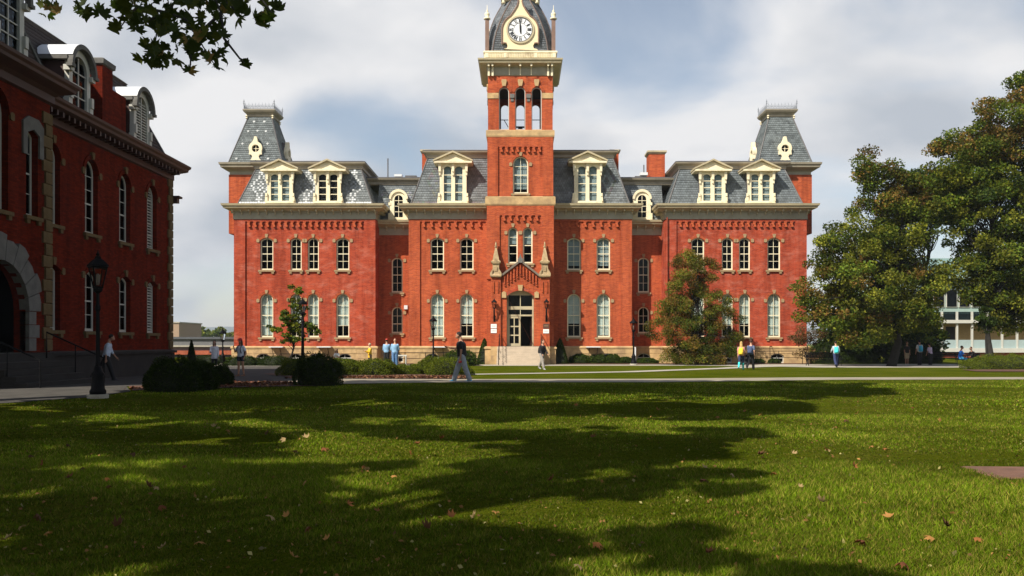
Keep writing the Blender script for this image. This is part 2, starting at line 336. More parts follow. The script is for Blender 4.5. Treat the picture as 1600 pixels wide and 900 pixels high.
# ================================================================== window builder
CACHE = {}
def cached(key, fn):
    if key not in CACHE: CACHE[key] = fn()
    return CACHE[key]
def window(parent, cx, zb, w_, h, rise, y, cols=2, rows=4, frame=cream, gl=None, blind=None, blind_frac=0.75, sill=True, hood='key', stone=None,
           t=0.088, inset=0.12, label=None, blind_mat=None, name='window', proud=0.0, sash_mid=True, louvre=False):
    gl = gl or glass; stone = stone or sand_k
    key = (round(w_, 3), round(h, 3), round(rise, 3), cols, rows, frame.name, t, proud, sash_mid)
    def mk_frame():
        m = MB(); out = arch(w_, h, rise, 10); inn = arch(w_-2*t, h-2*t-0.03, max(0, rise-t*0.35) if rise < w_*0.45 else (w_-2*t)/2, 10, 0, t+0.03)
        m.prism(out, 0, 0.09, [inn]); return m.mesh('window_frame', frame)
    fo = link(name, cached(('fr',)+key, mk_frame), parent, (cx, y+inset, zb))
    if label: fo['label'] = label
    iw = w_-2*t; ih = h-2*t-0.03; zb2 = t+0.03
    def mk_sash():
        m = MB(); bt = 0.030
        for i in range(1, cols): x = -iw/2+iw*i/cols; m.box(x-bt/2, x+bt/2, 0.02, 0.06, zb2, h-t*0.6)
        for j in range(1, rows):
            z = zb2+ih*j/rows; b2 = 0.06 if (sash_mid and j == rows//2) else bt; m.box(-iw/2, iw/2, 0.022, 0.058, z-b2/2, z+b2/2)
        return m.mesh('glazing_bars', frame)
    if cols > 1 or rows > 1: link('glazing_bars', cached(('sa',)+key, mk_sash), fo)
    if louvre:
        def mk_l():
            m = MB(); nsl = int(ih/0.13)
            for i in range(nsl):
                z = zb2+ih*(i+0.5)/nsl; hw = iw/2+0.02
                m.add([(-hw, 0.0, z-0.03), (hw, 0.0, z-0.03), (hw, 0.07, z+0.03), (-hw, 0.07, z+0.03), (-hw, 0.0, z-0.015), (hw, 0.0, z-0.015), (hw, 0.07, z+0.045), (-hw, 0.07, z+0.045)],
                      [(0,3,2,1),(4,5,6,7),(0,1,5,4),(1,2,6,5),(2,3,7,6),(3,0,4,7)])
            return m.mesh('louvre', frame)
        for_l = link('louvre', cached(('lv',)+key, mk_l), fo)
        m = MB().box(-w_/2+0.02, w_/2-0.02, 0.10, 0.11, 0, h-rise*0.5); m.build('backing_board', dark_in, fo)
    else:
        pm = cached(('pa', round(iw/cols, 3), round(ih/rows, 3), gl.name), lambda: MB().box(-iw/cols/2+0.002, iw/cols/2-0.002, 0.036, 0.042, 0.002, ih/rows-0.002).mesh('pane', gl))
        for i in range(cols):
            for j in range(rows): link('pane', pm, fo, (-iw/2+iw*(i+0.5)/cols, 0, zb2+ih*j/rows))
        if blind:
            hb = ih*blind_frac
            def mk_bl():
                m = MB(); n = 14; zt = h-t-0.02; z0 = h-t-hb
                for i in range(n):
                    xa = -w_/2+0.03+(w_-0.06)*i/n; xb = -w_/2+0.03+(w_-0.06)*(i+1)/n
                    m.add([(xa, 0.16+0.02*(i % 2), z0), (xb, 0.16+0.02*((i+1) % 2), z0), (xb, 0.16+0.02*((i+1) % 2), zt), (xa, 0.16+0.02*(i % 2), zt)], [(0, 1, 2, 3)])
                return m.mesh('blind', blind_mat or blind_m)
            link('blind', cached(('bl', round(hb, 2))+key+((blind_mat or blind_m).name,), mk_bl), fo)
    yb = -inset-proud
    if sill:
        def mk_sill():
            m = MB(); m.box(-w_/2-0.14, w_/2+0.14, yb-0.12, 0.0, -0.13, 0.0)
            for sx in (-1, 1): m.box(sx*(w_/2-0.02)-0.09, sx*(w_/2-0.02)+0.09, yb-0.09, yb+0.02, -0.27, -0.132)
            return m.mesh('sill', stone)
        link('sill', cached(('si', round(w_, 3), inset, proud, stone.name), mk_sill), fo)
    if hood:
        km = cached(('ky', stone.name, hood), lambda: MB().prism([(-0.07, 0), (0.07, 0), (0.12, 0.22), (0.10, 0.28), (-0.10, 0.28), (-0.12, 0.22)], -0.10, 0.0).mesh('keystone', stone))
        link('keystone', km, fo, (0, yb, h+0.01))
        im = cached(('im', stone.name, hood), lambda: MB().prism([(-0.11, 0.03), (-0.05, 0), (0.05, 0), (0.11, 0.03), (0.11, 0.22), (0.04, 0.27), (-0.04, 0.27), (-0.11, 0.22)], -0.06, 0.0).mesh('impost', stone))
        zi = h-rise-0.12 if hood == 'key' else h-rise-0.16
        for sx in (-1, 1): link('impost', im, fo, (sx*(w_/2+0.16), yb, zi))
        def mk_hood():      # projecting brick arch
            o1 = arch(w_+0.36, h-(h-rise-0.05)+0.18, rise+0.18 if rise < w_*0.45 else (w_+0.36)/2, 12, 0, h-rise-0.05)
            i1 = arch(w_+0.02, h-(h-rise-0.05)+0.0, rise if rise < w_*0.45 else (w_+0.02)/2, 12, 0, h-rise-0.049)
            m = MB()
            a = [p for p in o1[2:]]; b = [p for p in i1[2:]]; n = min(len(a), len(b))
            for k in range(n-1):
                q = [a[k], a[k+1], b[k+1], b[k]]
                vs = [(x, yb-0.045, z) for x, z in q]+[(x, yb, z) for x, z in q]
                m.add(vs, [(0, 1, 2, 3), (0, 1, 5, 4), (2, 3, 7, 6)])
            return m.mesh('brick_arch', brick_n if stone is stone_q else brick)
        link('brick_arch', cached(('ho', stone.name)+key+(yb,), mk_hood), fo)
    return fo
def hole(cx, zb, w_, h, rise): return arch(w_, h, rise, 10, cx, zb)
def wall(mb, outline, holes, y, reveal=0.3):
    mb.poly(outline, y, holes)
    for h in holes: mb.rim(h, y, y+reveal)
def rect(x0, x1, z0, z1): return [(x0, z0), (x1, z0), (x1, z1), (x0, z1)]
CORBEL = MB()
CORBEL.prism([(-0.115, 0.42), (-0.115, 0.20), (-0.05, 0.13), (-0.05, 0.0), (0.12, 0.0), (0.12, 0.10), (0.06, 0.20), (0.06, 0.30), (0.115, 0.36), (0.115, 0.42)], -0.15, 0.0)
corbel_me = CORBEL.mesh('corbel', brick)
def corbels(parent, x0, x1, n, z, y, flip=1):
    for i in range(n): link('corbel', corbel_me, parent, (x0+(x1-x0)*i/(n-1), y, z))

# ================================================================== MAIN HALL
YB = 65.0
hall = empty('brick_hall', (0, YB, 0), 0, 'red brick Victorian hall with slate mansard roofs and a central clock tower behind the lawn', 'building')
S = 20.77   # px per metre at the facade plane
def bx(px): return (px-VX)/S
def dormer(parent, cx, zb, hgt_w, y, wide=2.06, back=1.6, dark=False):
    """pedimented dormer with two arched lights; y is its front plane"""
    hw = wide/2; H = hgt_w
    holes = [hole(s*0.42, 0.22, 0.56, H-0.42, 0.16) for s in (-1, 1)]
    out = [(-hw-0.12, 0), (hw+0.12, 0), (hw+0.10, 0.38), (hw-0.02, 0.55), (hw-0.07, 0.7), (hw-0.07, H-0.55), (hw+0.02, H-0.4), (hw+0.02, H), (-hw-0.02, H), (-hw-0.02, H-0.4), (-hw+0.07, H-0.55), (-hw+0.07, 0.7), (-hw+0.02, 0.55), (-hw-0.10, 0.38)]
    m = MB(); m.prism(out, 0, 0.14, holes)
    m.box(-hw-0.02, hw+0.02, -0.10, 0.0, 0.05, 0.17)
    d = link('dormer', cached(('dm', wide, H), lambda: m.mesh('dormer', cream)), parent, (cx, y, zb))
    for s in (-1, 1): MB().box(s*(hw-0.12)-0.04, s*(hw-0.12)+0.04, 0.141, back, 0.0, H).build('cheek', lead, d)
    p = MB(); ph = 0.62; pw = hw+0.36
    p.box(-pw, pw, -0.32, back*0.9, H, H+0.14)
    p.prism([(-pw+0.03, H+0.141), (pw-0.03, H+0.141), (0, H+0.14+ph)], -0.14, back)
    rk = MB()
    for s in (-1, 1):   # raking mouldings
        a = (s*(pw+0.05), H+0.12); b = (0, H+0.14+ph+0.02); t_ = 0.13
        vs = [(a[0], -0.36, a[1]), (b[0], -0.36, b[1]), (b[0], -0.36, b[1]+t_), (a[0], -0.36, a[1]+t_*0.9), (a[0], back, a[1]), (b[0], back, b[1]), (b[0], back, b[1]+t_), (a[0], back, a[1]+t_*0.9)]
        rk.add(vs, [(0,1,2,3), (4,5,6,7), (0,1,5,4), (2,3,7,6), (0,3,7,4), (1,2,6,5)])
    p.build('pediment', cream, d); rk.build('raking_moulding', cream_c, d)
    bm_ = cached(('dbr', H), lambda: MB().prism([(-0.08, H-0.62), (0.08, H-0.62), (0.10, H-0.12), (0.12, H-0.01), (-0.12, H-0.01), (-0.10, H-0.12)], -0.15, -0.002).box(-0.06, 0.06, -0.09, -0.002, H-0.9, H-0.621).mesh('carved_bracket', cream))
    for x in (-hw+0.07, 0, hw-0.07): link('carved_bracket', bm_, d, (x, 0, 0))
    bm_ = cached('dsc', lambda: MB().box(-0.09, 0.09, -0.09, -0.002, 0.20, 0.55).box(-0.07, 0.07, -0.13, -0.003, 0.551, 0.78).mesh('scroll_block', cream))
    for x in (-hw+0.02, hw-0.02): link('scroll_block', bm_, d, (x, 0, 0))
    g = MB()
    for s in (-1, 1):
        for j in range(1, 4):
            z = 0.22+(H-0.42)*j/4; g.box(s*0.42-0.29, s*0.42+0.29, 0.05, 0.09, z-0.025, z+0.025)
    g.build('glazing_bars', cream, d)
    hh = (H-0.42)/4
    pm = cached(('dpane', H), lambda: MB().box(-0.285, 0.285, 0.10, 0.106, 0.002, hh-0.002).mesh('pane', glass))
    for s in (-1, 1):
        for j in range(4): link('pane', pm, d, (s*0.42, 0, 0.22+hh*j))
    b = MB().box(-hw+0.1, hw-0.1, 0.22, 0.24, 0.1, H-0.05); b.build('curtain_or_dark_backing', dark_in if dark else blind_g, d)  # the dark variant is no curtain, its colour carries the room's gloom
    return d
CORN = [(0.05, 10.86), (0.05, 11.36), (0.12, 11.40), (0.16, 11.47), (0.46, 11.58), (0.62, 11.64), (0.62, 11.72), (0.72, 11.80), (0.76, 11.95), (0.10, 12.03), (0.0, 12.03)]
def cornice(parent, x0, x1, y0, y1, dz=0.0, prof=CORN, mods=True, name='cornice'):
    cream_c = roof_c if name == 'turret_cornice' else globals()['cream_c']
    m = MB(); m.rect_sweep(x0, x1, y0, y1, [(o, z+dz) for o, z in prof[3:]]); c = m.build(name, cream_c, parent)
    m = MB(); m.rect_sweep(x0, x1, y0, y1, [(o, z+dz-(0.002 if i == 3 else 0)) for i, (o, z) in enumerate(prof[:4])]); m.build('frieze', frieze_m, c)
    if mods:
        m = MB(); n = int((x1-x0)/0.62)
        for i in range(n+1):
            x = x0+(x1-x0)*i/n; m.box(x-0.05, x+0.05, y0-0.44, y0-0.10, 11.40+dz, 11.54+dz); m.box(x-0.04, x+0.04, y0-0.17, y0-0.052, 11.20+dz, 11.42+dz)
        n2 = int((y1-y0)/0.62)
        for i in range(1, n2+1):
            y = y0+(y1-y0)*i/n2
            for sx in (x0, x1): 
                a, b = (sx-0.44, sx-0.10) if sx == x0 else (sx+0.10, sx+0.44); m.box(a, b, y-0.05, y+0.05, 11.40+dz, 11.54+dz)
        o = m.build('modillion', cream_c, c, kind='stuff')
    return c
def top_cornice(parent, x0, x1, y0, y1, z, deck=True):
    m = MB(); m.rect_sweep(x0, x1, y0, y1, [(0.0, z), (0.10, z+0.05), (0.10, z+0.26), (0.22, z+0.34), (0.34, z+0.40), (0.36, z+0.50), (0.02, z+0.60)])
    m.build('roof_cornice', roof_c, parent)
    m = MB(); m.rect_sweep(x0, x1, y0, y1, [(0.37, z+0.50), (0.37, z+0.56), (0.0, z+0.66)]); m.build('roof_deck', lead, parent)
def mansard(parent, x0, x1, y0, y1, zb, zt, ins, pat=None, base=(0.15, 0.17, 0.185)):
    s = Slates(); a, b, c, d = (x0, y0, zb), (x1, y0, zb), (x1-ins, y0+ins, zt), (x0+ins, y0+ins, zt)
    s.face(a, b, c, d, pat=None if isinstance(pat, list) else pat, base=base, hint=(0, -1, 0.3))
    if isinstance(pat, list): s.plates(a, b, d, pat, 0.15, 0.14); s.plates(a, b, d, [(-4.9+0.2*i, 0.10) for i in range(50)], 0.18, 0.16, (0.55, 0.57, 0.58))
    s.face((x1, y0, zb), (x1, y1, zb), (x1-ins, y1-ins, zt), (x1-ins, y0+ins, zt), expo=0.3, wid=0.3, base=base, hint=(1, 0, 0.3))
    s.face((x0, y1, zb), (x0, y0, zb), (x0+ins, y0+ins, zt), (x0+ins, y1-ins, zt), expo=0.3, wid=0.3, base=base, hint=(-1, 0, 0.3))
    s.face((x1, y1, zb), (x0, y1, zb), (x0+ins, y1-ins, zt), (x1-ins, y1-ins, zt), expo=0.5, wid=0.6, base=base, hint=(0, 1, 0.3))
    o = s.build('slate_roof', parent)
    m = MB()
    for (p, q) in ((a, d), (b, c)): m.tube([p, q], 0.06, 6)
    m.build('hip_flashing', lead, o)
    return o
def dia_uv(cs, hw, vh, vc, st=0.21):
    out = []
    for c in cs:
        for i in range(-9, 10):
            for j in range(-12, 13):
                k = abs(i)*2+abs(j)*1.28; u = c+i*st*0.8; v = vc+j*st*0.8
                d1 = abs(u-c)/hw+abs(v-vc)/vh
                if 0.84 < d1 < 1.12 or 0.30 < d1 < 0.46 or (i == 0 and j == 0) or (abs(i) < 1 and vh*1.0 < abs(v-vc) < vh*1.28) or (abs(i) <= 1 and vh*1.0 < abs(v-vc) < vh*1.1): out.append((u, v))
    return out
def diamond(cs, hw, vh, vc, inner=True):
    def f(u, v):
        q = 0
        for c in cs:
            k = abs(u-c)/hw+abs(v-vc)/vh
            if 0.80 < k < 1.14: q = max(q, 0.95)
            if inner and (0.30 < k < 0.50 or k < 0.12): q = max(q, 0.9)
            if abs(u-c) < 0.16 and (abs(v-vc) > vh*0.98 and abs(v-vc) < vh*1.22): q = max(q, 0.9)
        if v < 0.14: q = max(q, 0.75)
        return q
    return f
def foundation(parent, x0, x1, y0, y1, wins, zt=1.32):
    m = MB(); holes = [hole(c, 0.05, 1.0, 0.72, 0.2) for c in wins]
    wall(m, rect(x0, x1, -0.3, zt-0.18), holes, y0-0.14, 0.3)
    m.box(x0-0.14, x0, y0-0.139, y1, -0.3, zt-0.18); m.box(x1, x1+0.14, y0-0.139, y1, -0.3, zt-0.18)
    fo = m.build('foundation', sand, parent)
    m = MB(); m.rect_sweep(x0, x1, y0, y1, [(0.0, zt-0.178), (0.20, zt-0.178), (0.20, zt-0.06), (0.10, zt), (0.0, zt)]); m.build('water_table', sand, fo)
    # coursed ashlar joints, each course its own proud band
    blk = MB(); random.seed(int(abs(x0)*10))
    for r_ in range(3):
        z0 = 0.0+0.38*r_; z1 = z0+0.365; x = x0-0.1
        while x < x1:
            wd = random.uniform(0.55, 1.3); xe = min(x+wd, x1+0.1)
            if not any(c-0.55 < xe and c+0.55 > x for c in wins) or z0 > 0.7: blk.box(x+0.008, xe-0.008, y0-0.155-random.uniform(0, 0.012), y0-0.135, z0+0.006, min(z1, zt-0.186))
            x = xe
    blk.build('stone_block', sand, parent, kind='stuff')
    for c in wins:
        window(parent, c, 0.05, 1.0, 0.72, 0.2, y0-0.14, 2, 2, frame=white_p, gl=glass_b, sill=False, hood=None, name='basement_window', t=0.07)
WY = (7.05, 1.98)           # sill heights of upper and lower windows
def front_block(x0, x1, y0, y1, ups, lows, mat_, bw, ncorb, corb_y=10.28, pil=(0.85, 0.85), blinds=None):
    p = hall
    holes = [hole(c, WY[0], w_, 2.42, 0.22) for c, w_ in ups]+[hole(c, WY[1], w_, 3.28, w_/2) for c, w_ in lows]
    m = MB(); wall(m, rect(x0, x1, 1.30, 10.9), holes, y0+0.10, 0.3)
    pl, pr = pil
    m.box(x0, x0+pl, y0, y0+0.102, 1.30, 10.9) if pl else None
    m.box(x1-pr, x1, y0, y0+0.102, 1.30, 10.9) if pr else None
    m.box(x0+pl, x1-pr, y0+0.003, y0+0.1, 10.70, 10.9)
    m.box(x0, x0+0.3, y0+0.11, y1, 1.30, 10.9); m.box(x1-0.3, x1, y0+0.11, y1, 1.30, 10.9)
    wobj = m.build('wall', mat_, p)
    m = MB().box(x0+0.31, x1-0.31, y0+1.5, y0+1.55, 0, 10.9); m.build('inner_wall', dark_in, p)
    for i, (c, w_) in enumerate(ups): window(p, c, WY[0], w_, 2.42, 0.22, y0+0.10, 2, 4, blind=(i in (blinds or ())), blind_frac=0.9, blind_mat=blind_g)
    for i, (c, w_) in enumerate(lows): window(p, c, WY[1], w_, 3.28, w_/2, y0+0.10, 2, 4, blind=True, blind_frac=[0.98, 0.7, 0.72, 0.74, 0.8][i % 5], hood='keyr')
    corbels(p, x0+pl+0.28, x1-pr-0.28, ncorb, corb_y, y0+0.098)
    foundation(p, x0, x1, y0, y1, bw)
# ---- left and right wings
def wing(sg, mat_, pat, base):
    def X(a, b): return (min(sg*a, sg*b), max(sg*a, sg*b))
    x0, x1 = X(10.9, 21.55)
    ups = [(sg*c, w_) for c, w_ in ((19.11, 0.98), (16.90, 0.84), (15.60, 0.84), (13.38, 0.98))]
    bw = [sg*c for c in (19.3, 16.9, 15.4, 13.2)]
    front_block(x0, x1, 0, 8.5, ups, ups, mat_, bw, 19, blinds=())
    cornice(hall, x0, x1, 0, 8.5)
    mansard(hall, x0+0.25, x1-0.25, 0.15, 8.3, 12.03, 14.85, 1.05, pat, base)
    top_cornice(hall, x0+1.3, x1-1.3, 1.2, 7.2, 14.85)
    for c in (375.5, 300.5): dormer(hall, sg*c/S, 12.03, 2.42, 0.0, dark=(sg < 0 and c < 310))
    # corner turret behind the wing
    cx = sg*20.45; yf = 1.7; hw = 2.08
    m = MB().box(cx-hw+0.02, cx+hw-0.02, yf, yf+2*hw, 10.0, 14.55)
    t_ = m.build('turret_wall', brick, hall)
    cp = [(0.02, 14.30), (0.05, 14.35), (0.05, 14.78), (0.14, 14.86), (0.42, 14.98), (0.58, 15.04), (0.60, 15.18), (0.68, 15.26), (0.70, 15.40), (0.1, 15.47), (0.0, 15.47)]
    cornice(hall, cx-hw+0.12, cx+hw-0.12, yf+0.1, yf+2*hw-0.1, 0, cp, False, 'turret_cornice')
    # lit slot window beside the mansard
    wx = cx-sg*0.35
    m = MB(); s = Slates(); zt = 19.35; tw = 0.90; tcx = cx; tcy = yf+hw
    B = [(cx-hw, yf), (cx+hw, yf), (cx+hw, yf+2*hw), (cx-hw, yf+2*hw)]; T = [(tcx-tw, tcy-tw), (tcx+tw, tcy-tw), (tcx+tw, tcy+tw), (tcx-tw, tcy+tw)]
    dots = None
    if sg < 0:
        dots = [(-0.42, 3.6), (0.38, 3.6), (-0.80, 2.75), (-0.08, 2.78), (0.58, 2.75), (-1.15, 1.65), (0.80, 1.65), (-1.50, 0.35), (0.95, 0.35)]
    for k, nn in enumerate(((0, -1, .3), (1, 0, .3), (0, 1, .3), (-1, 0, .3))):
        k2 = (k+1) % 4; s.face((*B[k], 15.47), (*B[k2], 15.47), (*T[k2], zt), (*T[k], zt), base=(0.18, 0.205, 0.215), hint=nn, expo=0.17, wid=0.17)
    if dots: s.plates((*B[0], 15.47), (*B[1], 15.47), (*T[0], zt), dots, 0.17, 0.17, diamond=True)
    s.build('turret_slate_roof', hall)
    m = MB()
    for k in range(4): m.tube([(*B[k], 15.47), (*T[k], zt)], 0.05, 6)
    m.build('hip_flashing', lead, hall)
    m = MB().rect_sweep(tcx-tw, tcx+tw, tcy-tw, tcy+tw, [(0.0, zt-0.05), (0.10, zt), (0.12, zt+0.14), (0.30, zt+0.30), (0.36, zt+0.42), (0.36, zt+0.50), (0, zt+0.56)]); cap = m.build('turret_cap', roof_c, hall)
    m = MB()
    for s1 in (-1, 1):
        for s2 in (-1, 1): m.lathe([(0.03, 0.0), (0.09, 0.06), (0.04, 0.14), (0.11, 0.22), (0.02, 0.32)], (tcx+s1*(tw+0.12), tcy+s2*(tw+0.12), zt-0.22), 8)
    m.build('corner_bracket', cream, cap)
    m = MB(); zc = zt+0.54; e = tw+0.28
    for k in range(4):
        c = [(-e, -e), (e, -e), (e, e), (-e, e)]; a = c[k]; b = c[(k+1) % 4]
        for zz_ in (0.02, 0.14): m.tube([(tcx+a[0], tcy+a[1], zc+zz_), (tcx+b[0], tcy+b[1], zc+zz_)], 0.016, 4)
        nn = 9
        for i in range(nn):
            f0 = i/nn; f1 = (i+0.5)/nn; f2 = (i+1)/nn
            P = lambda f, z: (tcx+a[0]+(b[0]-a[0])*f, tcy+a[1]+(b[1]-a[1])*f, zc+z)
            m.tube([P(f0, 0.02), P(f1, 0.36), P(f2, 0.02)], 0.013, 4, False); m.tube([P(f0, 0.30), P(f1, 0.10), P(f2, 0.30)], 0.011, 4, False); m.tube([P(f1, 0.0), P(f1, 0.46)], 0.012, 4)
        m.lathe([(0.03, 0), (0.03, 0.35), (0.07, 0.40), (0.02, 0.47), (0.06, 0.54), (0.005, 0.75)], (tcx+a[0], tcy+a[1], zc), 6)
    m.build('roof_cresting', silver_iron, cap)
    # oculus dormer on the front, and one on the inner side
    def oculus(parent, loc, rz):
        out = [(-0.50, 0), (0.50, 0), (0.46, 0.12), (0.32, 0.26), (0.24, 0.45), (0.33, 0.60), (0.50, 0.60)]
        for i in range(0, 11):
            a = R(-25+i*(95/10)); out.append((0.52*math.cos(a), 1.10+0.52*math.sin(a)))
        out += [(0.14, 1.78), (0.09, 2.0), (-0.09, 2.0), (-0.14, 1.78)]
        out += [(-x, z) for x, z in out[6:18][::-1]][1:]+[(-0.33, 0.60), (-0.24, 0.45), (-0.32, 0.26), (-0.46, 0.12)]
        ci = [(0.29*math.cos(R(i*22.5)), 1.08+0.29*math.sin(R(i*22.5))) for i in range(16)]
        d = MB().prism(out, 0, 0.30, [ci]).build('oculus_dormer', cream, parent, loc, (0, 0, rz))
        m = MB().prism([(x*0.93, z*0.985) for x, z in out if z > 0.55 or True], 0.301, 1.2); m.build('dormer_cheek', lead, d)
        m = MB().prism([(0.29*math.cos(R(i*22.5)), 1.08+0.29*math.sin(R(i*22.5))) for i in range(16)], 0.18, 0.19); m.build('pane', glass_b, d)
        m = MB().box(-0.02, 0.02, 0.12, 0.17, 0.79, 1.37); m.box(-0.29, 0.29, 0.121, 0.169, 1.06, 1.10); m.build('glazing_bars', cream, d)
        return d
    oculus(hall, (cx+sg*0.02, yf+0.05, 15.52), 0)
    oculus(hall, (cx-sg*(hw-0.02), tcy, 15.52), sg*-R(90))
pat_l = dia_uv([-3.52, 0.05, 3.55], 0.66, 1.08, 1.55)
wing(-1, brick_w, pat_l, (0.20, 0.22, 0.23))
wing(1, brick_w, None, (0.155, 0.178, 0.195))
# ---- centre block, both halves
for sg in (-1, 1):
    x0, x1 = sorted((sg*2.2, sg*8.40))
    ups = [(sg*c, 1.02) for c in (6.26, 4.04)]
    pil = (0.85, 0) if sg < 0 else (0, 0.85)
    m_ = None
    front_block(x0, x1, 0, 9, ups, ups, brick, [sg*6.6, sg*4.4], 9, pil=pil, blinds=(0, 1) if sg > 0 else ())
    dormer(hall, sg*105/S, 12.03, 3.02, 0.0, wide=2.15)
cornice(hall, -8.40, 8.40, 0, 9)
def pat_c(u, v):
    q = 0
    for c in (-6.4, 6.6):
        k = abs(u-c)/0.62+abs(v-1.9)/1.3
        if 0.75 < k < 1.1 or k < 0.3: q = 0.33 if c < 0 else 0.20
    if c > 0 and v < 0.2 and u < 0: q = 0.3
    return q
mansard(hall, -8.25, 8.25, 0.15, 8.8, 12.03, 15.72, 1.15, pat_c, (0.19, 0.21, 0.225))
top_cornice(hall, -7.1, 7.1, 1.3, 7.7, 15.72)
# ---- recessed links
for sg in (-1, 1):
    x0, x1 = sorted((sg*8.2, sg*11.1)); y0 = 1.75; cx = sg*9.52
    m = MB(); holes = [hole(cx, 5.45, 0.86, 2.70, 0.24), hole(cx, 2.30, 0.86, 2.05, 0.43)]
    wall(m, rect(x0, x1, 1.3, 10.2), holes, y0, 0.3); m.build('link_wall', brick, hall)
    MB().box(x0, x1, y0+1.5, y0+1.55, 0, 10.2).build('inner_wall', dark_in, hall)
    window(hall, cx, 5.45, 0.86, 2.70, 0.24, y0, 2, 4, gl=glass_b); window(hall, cx, 2.30, 0.86, 2.05, 0.43, y0, 2, 3, gl=glass_b, hood='keyr')
    foundation(hall, x0, x1, y0, y0+2, [cx])
    cornice(hall, x0-0.5, x1+0.5, y0, y0+4, -0.98)
    s = Slates(); s.face((x0, y0+0.1, 11.05), (x1, y0+0.1, 11.05), (x1, y0+1.2, 13.95), (x0, y0+1.2, 13.95), base=(0.19, 0.21, 0.22), hint=(0, -1, .3), pat=(lambda u, v: 0.55 if abs(abs(u)-0.95)/0.4+abs(v-2.2)/0.5 < 0.8 else 0) if sg < 0 else None)
    s.build('slate_roof', hall)
    top_cornice(hall, x0-1.5, x1+1.5, y0+1.2, 8, 13.95)
    # round-headed single dormer
    d = MB().prism(arch(1.34, 2.25, 0.67, 12), 0, 0.16, [arch(0.66, 1.72, 0.33, 10, 0, 0.18)]); d.box(-0.80, -0.58, -0.02, 0.12, 0, 0.5); d.box(0.58, 0.80, -0.02, 0.12, 0, 0.5)
    d.box(-0.78, -0.60, -0.04, 0.10, 1.1, 1.32); d.box(0.60, 0.78, -0.04, 0.10, 1.1, 1.32)
    d = d.build('arched_dormer', cream, hall, (sg*9.40, y0-0.05, 11.08))
    a = arch(1.46, 2.34, 0.73, 12); MB().prism(a, 0.161, 1.6).build('dormer_cheek', lead, d)
    a1 = arch(1.46, 2.34, 0.73, 12)[2:]; a2 = arch(1.16, 2.14, 0.58, 12)[2:]; m = MB()
    for k in range(len(a1)-1):
        q = [a1[k], a1[k+1], a2[k+1], a2[k]]; m.add([(x, -0.10, z) for x, z in q]+[(x, 0.0, z) for x, z in q], [(0,1,2,3), (0,1,5,4), (2,3,7,6)])
    m.build('arch_moulding', cream, d)
    m = MB().box(-0.018, 0.018, 0.04, 0.08, 0.18, 1.9)
    for j in range(1, 4): m.box(-0.33, 0.33, 0.041, 0.079, 0.18+0.43*j-0.02, 0.18+0.43*j+0.02)
    m.build('glazing_bars', cream, d)
    pm = cached('apane', lambda: MB().box(-0.163, 0.163, 0.10, 0.106, 0.002, 0.426).mesh('pane', glass_b))
    for i in (-1, 1):
        for j in range(4): link('pane', pm, d, (i*0.165, 0, 0.18+0.43*j))
MB().box(-21.2, 21.2, 8.6, 8.8, 0, 11).build('rear_wall', brick, hall)
# ---- chimneys and roof vents
def chimney(x0, x1, y0, y1, z0, z1, mat_=brick):
    c = MB().box(x0, x1, y0, y1, z0, z1-0.3).build('chimney', mat_, hall)
    MB().rect_sweep(x0, x1, y0, y1, [(0.0, z1-0.299), (0.06, z1-0.25), (0.14, z1-0.15), (0.14, z1-0.02), (0, z1)]).build('chimney_cap', cream_c, c)
    MB().rect_sweep(x0, x1, y0, y1, [(0.03, z0), (0.03, z0+0.9), (0.0, z0+0.92)]).build('chimney_flashing', lead, c)
chimney(-7.85, -7.25, 4.0, 5.2, 14.2, 17.0); chimney(7.25, 7.85, 4.0, 5.2, 14.2, 17.0)
chimney(10.45, 11.75, 5.2, 6.6, 13.6, 17.2)
def vent(px, w_, z0, h_, y, mat_=white_m):
    x = (px-VX)*(YB+y)/F
    v = MB().box(x-w_/2, x+w_/2, y, y+w_, z0, z0+h_*0.7).build('roof_vent', lead, hall); MB().box(x-w_/2-0.08, x+w_/2+0.08, y-0.08, y+w_+0.08, z0+h_*0.701, z0+h_).build('vent_hood', mat_, v)
vent(497, 0.42, 15.4, 0.65, 4.0); vent(1130, 0.42, 15.4, 0.65, 4.0); vent(622, 0.45, 14.5, 0.6, 4.4); vent(642, 0.75, 14.5, 0.5, 4.4, lead); vent(1006, 0.45, 14.5, 0.75, 4.4); vent(997, 0.35, 14.5, 0.45, 4.4, lead)
MB().tube([(-10.65, 4.5, 14.4), (-10.65, 4.5, 16.4)], 0.05, 6).build('vent_pipe', lead, hall)
MB().tube([(9.95, 4.6, 14.4), (9.95, 4.6, 15.9)], 0.05, 6).build('vent_pipe', lead, hall)
# ---- white shelves over the basement windows, wells railings
for px in (435, 509, 687, 926):
    x = bx(px); m = MB().box(x-0.52, x+0.52, -0.75, -0.145, 1.22, 1.29); a = m.build('window_well_awning', white_m, hall)
    m = MB()
    for s in (-0.3, 0.3): m.tube([(x+s, -0.72, 1.21), (x+s, -0.165, 0.55)], 0.022, 5)
    m.build('strut', iron, a)

